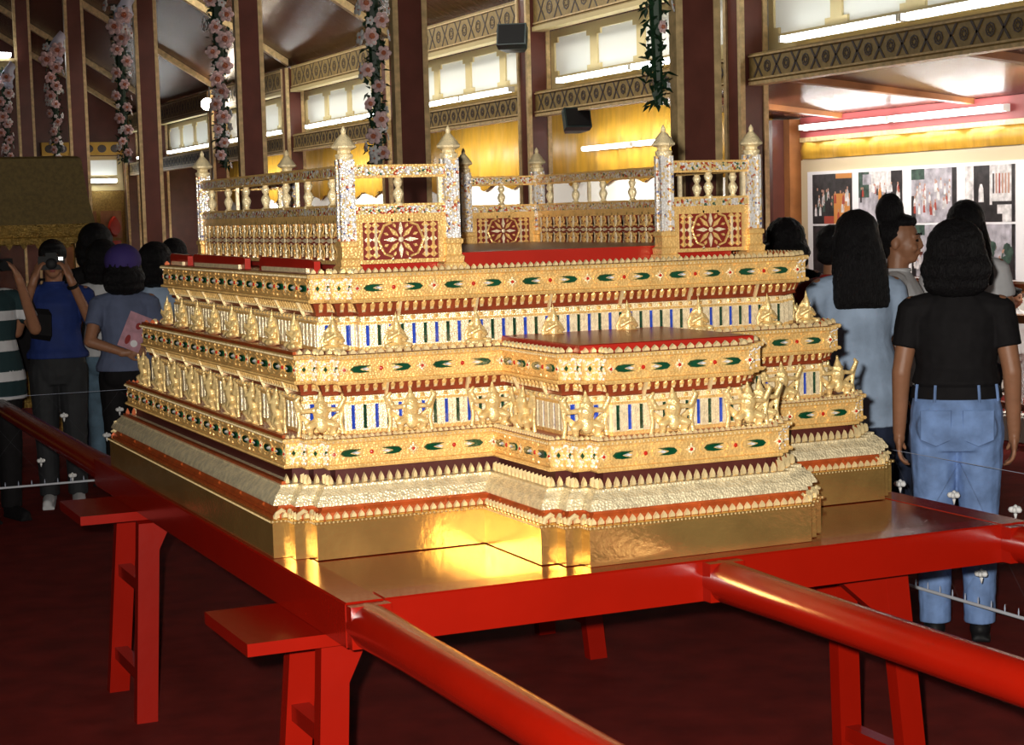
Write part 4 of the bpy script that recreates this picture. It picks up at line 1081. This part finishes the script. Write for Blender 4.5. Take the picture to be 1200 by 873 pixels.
# right side: women looking at the photographs
t, P, H, body = human('person seen from behind in a black t-shirt and light blue jeans, curly black hair', (2.91, 1.63, 0), radians(143), 1.525, [DOWN(-1), DOWN(1)], M['black'], M['jeans'], 'bob', M['blackgloss'], det=.006, sleeve=.62, hem=.95, belt=M['black'], gaze=False, wide=1.04, tuck=True)
t, P, H, body = human('person seen from behind in a pale blue denim shirt with long straight black hair', (3.12, 2.55, 0), radians(165), 1.57, [DOWN(-1), DOWN(1)], M['denimshirt'], M['darkjeans'], 'long', sleeve=.8, hem=.70, gaze=False, wide=1.05)
t, P, H, body = human('person in profile with black hair piled high, facing the photographs on the right', (3.65, 2.95, 0), radians(42), 1.55, [DOWN(-1), DOWN(1)], M['whitecloth'], M['darkjeans'], 'updo', sleeve=.5, det=.006)
human('person in a red blouse with short black hair beside the far right ledge', (3.74, 3.60, 0), radians(120), 1.50, [DOWN(-1), DOWN(1)], M['redcloth'], M['darkjeans'], 'short', sleeve=.6, gaze=True)
human('person whose black hair shows just above the right end of the top ledge', (3.93, 4.32, 0), radians(150), 1.53, [DOWN(-1), DOWN(1)], M['black'], M['darkjeans'], 'bob', sleeve=.6, gaze=False)
human('person in a white blouse half hidden behind the black t-shirt', (4.35, 3.38, 0), radians(150), 1.60, [DOWN(-1), DOWN(1)], M['whitecloth'], M['darkjeans'], 'long', sleeve=.6, gaze=False)
human('person in white beyond the railing at the right edge of the photo', (7.35, 6.58, 0), radians(20), .98, [DOWN(-1), DOWN(1)], M['whitecloth'], M['whitecloth'], 'short', sleeve=.6, gaze=True)

# left side: photographers and crowd
t, P, H, body = human('person in a royal blue polo shirt holding a black camera to the face', (.56, 6.72, 0), radians(-12), 1.52, [CAMARM(-1), CAMARM(1)], M['polo'], M['trouser'], 'short', M['whitecloth'], female=False, det=.006, sleeve=.75, hem=.90)
b = MB(); b.lathe([(.028, 0), (.034, .004), (.034, .016), (.028, .02)], (0, 0, 0), n=14)
wb = b.build('wrist_watch', M['blackgloss'], t, local=True); wb.location = P(.120, -.197, 1.325); wb.rotation_euler = (.35, -.35, 0)
ct = thing('camera', (.56, 6.72, 0), 'black compact camera held up by the person in the blue polo shirt', 'camera', rz=radians(-12))
b = MB(); k = 1.52/1.6
b.box(-.072, .072, -.215*k, -.165*k, 1.435*k, 1.515*k); b.box(-.03, .03, -.205*k, -.17*k, 1.515*k, 1.535*k); b.build('camera_body', M['blackgloss'], ct, local=True)
b = MB(); b.tube([(0, -.215*k, 1.47*k), (0, -.262*k, 1.47*k), (0, -.266*k, 1.47*k)], [.032, .030, .024], 16); b.build('lens', M['blackgloss'], ct, local=True, smooth=True)
b = MB(); b.box(.040, .064, -.219*k, -.214*k, 1.49*k, 1.508*k); b.build('flash_window', M['white'], ct, local=True)
cs = thing('camera_case', (.56, 6.72, 0), 'black camera case hanging on a strap over the blue polo shirt', 'bag', rz=radians(-12))
b = MB(); b.loft([[(x-.08, y, z) for x, y, z in q] for q in ([(-.05, -.16, .98), (.05, -.16, .96), (.05, -.125, .96), (-.05, -.125, .98)], [(-.058, -.20, 1.01), (.062, -.20, .99), (.062, -.122, .99), (-.058, -.122, 1.01)], [(-.05, -.19, 1.12), (.065, -.19, 1.11), (.065, -.122, 1.11), (-.05, -.122, 1.12)], [(-.04, -.16, 1.15), (.05, -.16, 1.14), (.05, -.125, 1.14), (-.04, -.125, 1.15)])]); b.build('case', M['black'], cs, local=True)
b = MB(); b.tube([(-.10, -.125, 1.13), (-.12, -.125, 1.19), (-.11, -.095, 1.25), (-.075, -.01, 1.305), (-.02, .06, 1.30), (.03, .07, 1.29)], .008, 6); b.build('strap', M['black'], cs, local=True)

t, P, H, body = human('person at the left edge in a dark teal and white striped shirt, camera raised', (.15, 6.40, 0), radians(15), 1.52, [(-1, (-.22, -.10, 1.07), (-.10, -.21, 1.38), (.35, .05, 1), (-.8, -.5, 0)), (1, (.235, -.09, 1.10), (.10, -.21, 1.395), (-.45, .05, 1), (.8, -.5, 0))], M['greystripe'], M['black'], 'short', M['black'], female=False, det=.0065, sleeve=.7, hem=.70)
shirt = [c for c in t.children if c.name.startswith('shirt')][0]
shirt.data.materials.append(M['whitecloth'])
for p in shirt.data.polygons:
    z = p.center.z
    if (z % .165) > .110 or z < .685: p.material_index = 1
ct = thing('camera', (.15, 6.40, 0), 'black camera held up by the person in the striped shirt', 'camera', rz=radians(15))
b = MB(); b.box(-.066, .066, -.205*k, -.16*k, 1.445*k, 1.515*k); b.build('camera_body', M['blackgloss'], ct, local=True)
b = MB(); b.tube([(0, -.205*k, 1.475*k), (0, -.245*k, 1.475*k)], [.03, .026], 14); b.build('lens', M['blackgloss'], ct, local=True, smooth=True)

t, P, H, body = human('person seen from behind in a grey blue t-shirt and purple cap, arm behind the back', (.90, 6.45, 0), radians(172), 1.46, [(1, (.225, .10, 1.05), (.02, .165, .975), (-1, .05, .10), (0, 1, .2)), DOWN(-1)], M['greyblue'], M['black'], 'bob', M['black'], det=.006, sleeve=.6, hem=.86, gaze=False)
b = MB(); k = 1.46/1.6
b.ell((0, 0, 0), (.114*k, .124*k, .108*k), 0, 22, 14)
b.v = [(x, y, max(z, -.058-.03*y/.134)) for x, y, z in b.v]
cap = whole(b, 'purple_cap', M['purple'], (0, 0, 0), None, None, smooth='all'); cap.parent = t; cap.location = H(0, .028, 1.535); cap.name = 'cap'
b = MB(); b.loft([[(.075*cos(a)*q, -.10*q2-.085*sin(a)*q, -.005-.012*sin(a)) for a in [pi*i/10 for i in range(11)]] for q, q2 in ((1, .85),)] * 1+[[(.075*cos(a)*.99, -.085-.085*sin(a)*.99, .002-.012*sin(a)) for a in [pi*i/10 for i in range(11)]]]); b.build('brim', M['purple'], cap, local=True)
lf = thing('leaflet', (0, 0, 0), 'pink printed leaflet held behind the back of the person in the purple cap', 'leaflet')
mw = Matrix.Translation((.90, 6.45, 0)) @ Matrix.Rotation(radians(172), 4, 'Z') @ Matrix.Translation((-.035, .185, 1.005)) @ Matrix.Rotation(radians(-24), 4, 'Y')
lf.matrix_world = mw
b = MB(); b.box(-.062, .062, -.003, .003, -.10, .105); b.build('sheet', M['pink'], lf, local=True)
b = MB(); b.ell((-.01, .0035, .04), (.016, .001, .02), 0, 10, 6); b.ell((.02, .0035, -.05), (.014, .001, .028), 0, 10, 6); b.ell((-.02, .0035, -.06), (.02, .001, .02), 1, 10, 6); b.build('printed_flowers', [M['redcloth'], M['paper']], lf, local=True)

human('person in white shirt and faded jeans between the polo shirt and purple cap', (.98, 7.35, 0), radians(150), 1.50, [DOWN(-1), DOWN(1)], M['whitecloth'], M['greycloth'], 'bob', sleeve=.6, hem=.86, gaze=False)
human('person with black hair in a blue shirt behind the upper left corner of the throne', (1.42, 7.40, 0), radians(170), 1.50, [DOWN(-1), DOWN(1)], M['polo'], M['darkjeans'], 'long', sleeve=.6, gaze=False)
human('person with bushy black hair right of the purple cap', (1.22, 7.0, 0), radians(150), 1.48, [DOWN(-1), DOWN(1)], M['denimshirt'], M['darkjeans'], 'bob', sleeve=.6, gaze=False)
human('person in dark clothes, black hair showing beside the back left post', (1.95, 8.2, 0), radians(200), 1.55, [DOWN(-1), DOWN(1)], M['black'], M['darkjeans'], 'bob', sleeve=.6, gaze=False)
human('person in dark clothes with short hair, nearest the left balustrade', (2.2, 7.9, 0), radians(240), 1.53, [DOWN(-1), DOWN(1)], M['black'], M['darkjeans'], 'short', sleeve=.6, gaze=False)
human('person in dark clothes behind the purple cap, only black hair showing', (1.05, 8.0, 0), radians(180), 1.60, [DOWN(-1), DOWN(1)], M['black'], M['darkjeans'], 'bob', sleeve=.6, gaze=False)


# ================================================================== LIGHT, CAMERA
def area(name, loc, rot, size, power, col=(1, 1, 1), sy=None):
    l = bpy.data.lights.new(name, 'AREA'); l.energy = power; l.color = col; l.size = size
    if sy: l.shape = 'RECTANGLE'; l.size_y = sy
    o = bpy.data.objects.new(name, l); COL.objects.link(o); o.location = loc; o.rotation_euler = rot
    return o
w = bpy.data.worlds.new('world'); SC.world = w; w.use_nodes = True
w.node_tree.nodes['Background'].inputs['Color'].default_value = (1, .86, .70, 1)
w.node_tree.nodes['Background'].inputs['Strength'].default_value = .13

for i, y in enumerate((10.5, 15, 19.5)):
    o = area('hall_fill', (4.5, y, 4.95), (0, radians(-42), 0), .4, 65, (1, .95, .84), 2.6)  # unseen fill lamps added under the ceiling to brighten the friezes
for y in (6.0, 9.3, 14.0, 18.5, 23.5, 28.5):
    o = area('gallery_fill', (7.3, y, 2.40), (0, radians(-48), 0), .25, 80 if y < 7 else 40 if y < 11 else 60 if y < 20 else 75, (1, .96, .88), 2.2)  # added fill without fixtures, lifts the gallery wall, board and yellow cloth

CAM = V((-1.2, -3.57, 1.6)); YAW, PIT, ROL, F = .421558884, .0888709138, .0266583973, 2070.
f = V((sin(YAW)*cos(PIT), cos(YAW)*cos(PIT), -sin(PIT))); r = V((cos(YAW), -sin(YAW), 0)); d = f.cross(r)
r2 = r*cos(ROL)+d*sin(ROL); d2 = -r*sin(ROL)+d*cos(ROL)
cam = bpy.data.cameras.new('camera'); co = bpy.data.objects.new('camera', cam); COL.objects.link(co)
co.matrix_world = Matrix(((r2.x, -d2.x, -f.x, CAM.x), (r2.y, -d2.y, -f.y, CAM.y), (r2.z, -d2.z, -f.z, CAM.z), (0, 0, 0, 1)))
cam.sensor_width = 36; cam.lens = F/1200*36; cam.clip_start = .05
SC.camera = co
# the photographer's flash, just left of and above the lens
fo = CAM+r*-.07+V((0, 0, .06))+f*.03
l = bpy.data.lights.new('camera_flash', 'SPOT'); l.energy = 1200; l.color = (1, .95, .86); l.spot_size = radians(62); l.spot_blend = .5; l.shadow_soft_size = .022
o = bpy.data.objects.new('camera_flash', l); COL.objects.link(o); o.location = fo
o.rotation_euler = (f+V((0, 0, .0))).to_track_quat('-Z', 'Y').to_euler()

vs = SC.view_settings
vs.view_transform = 'Standard'; vs.look = 'None'; vs.gamma = 1; vs.exposure = 0; vs.use_curve_mapping = False
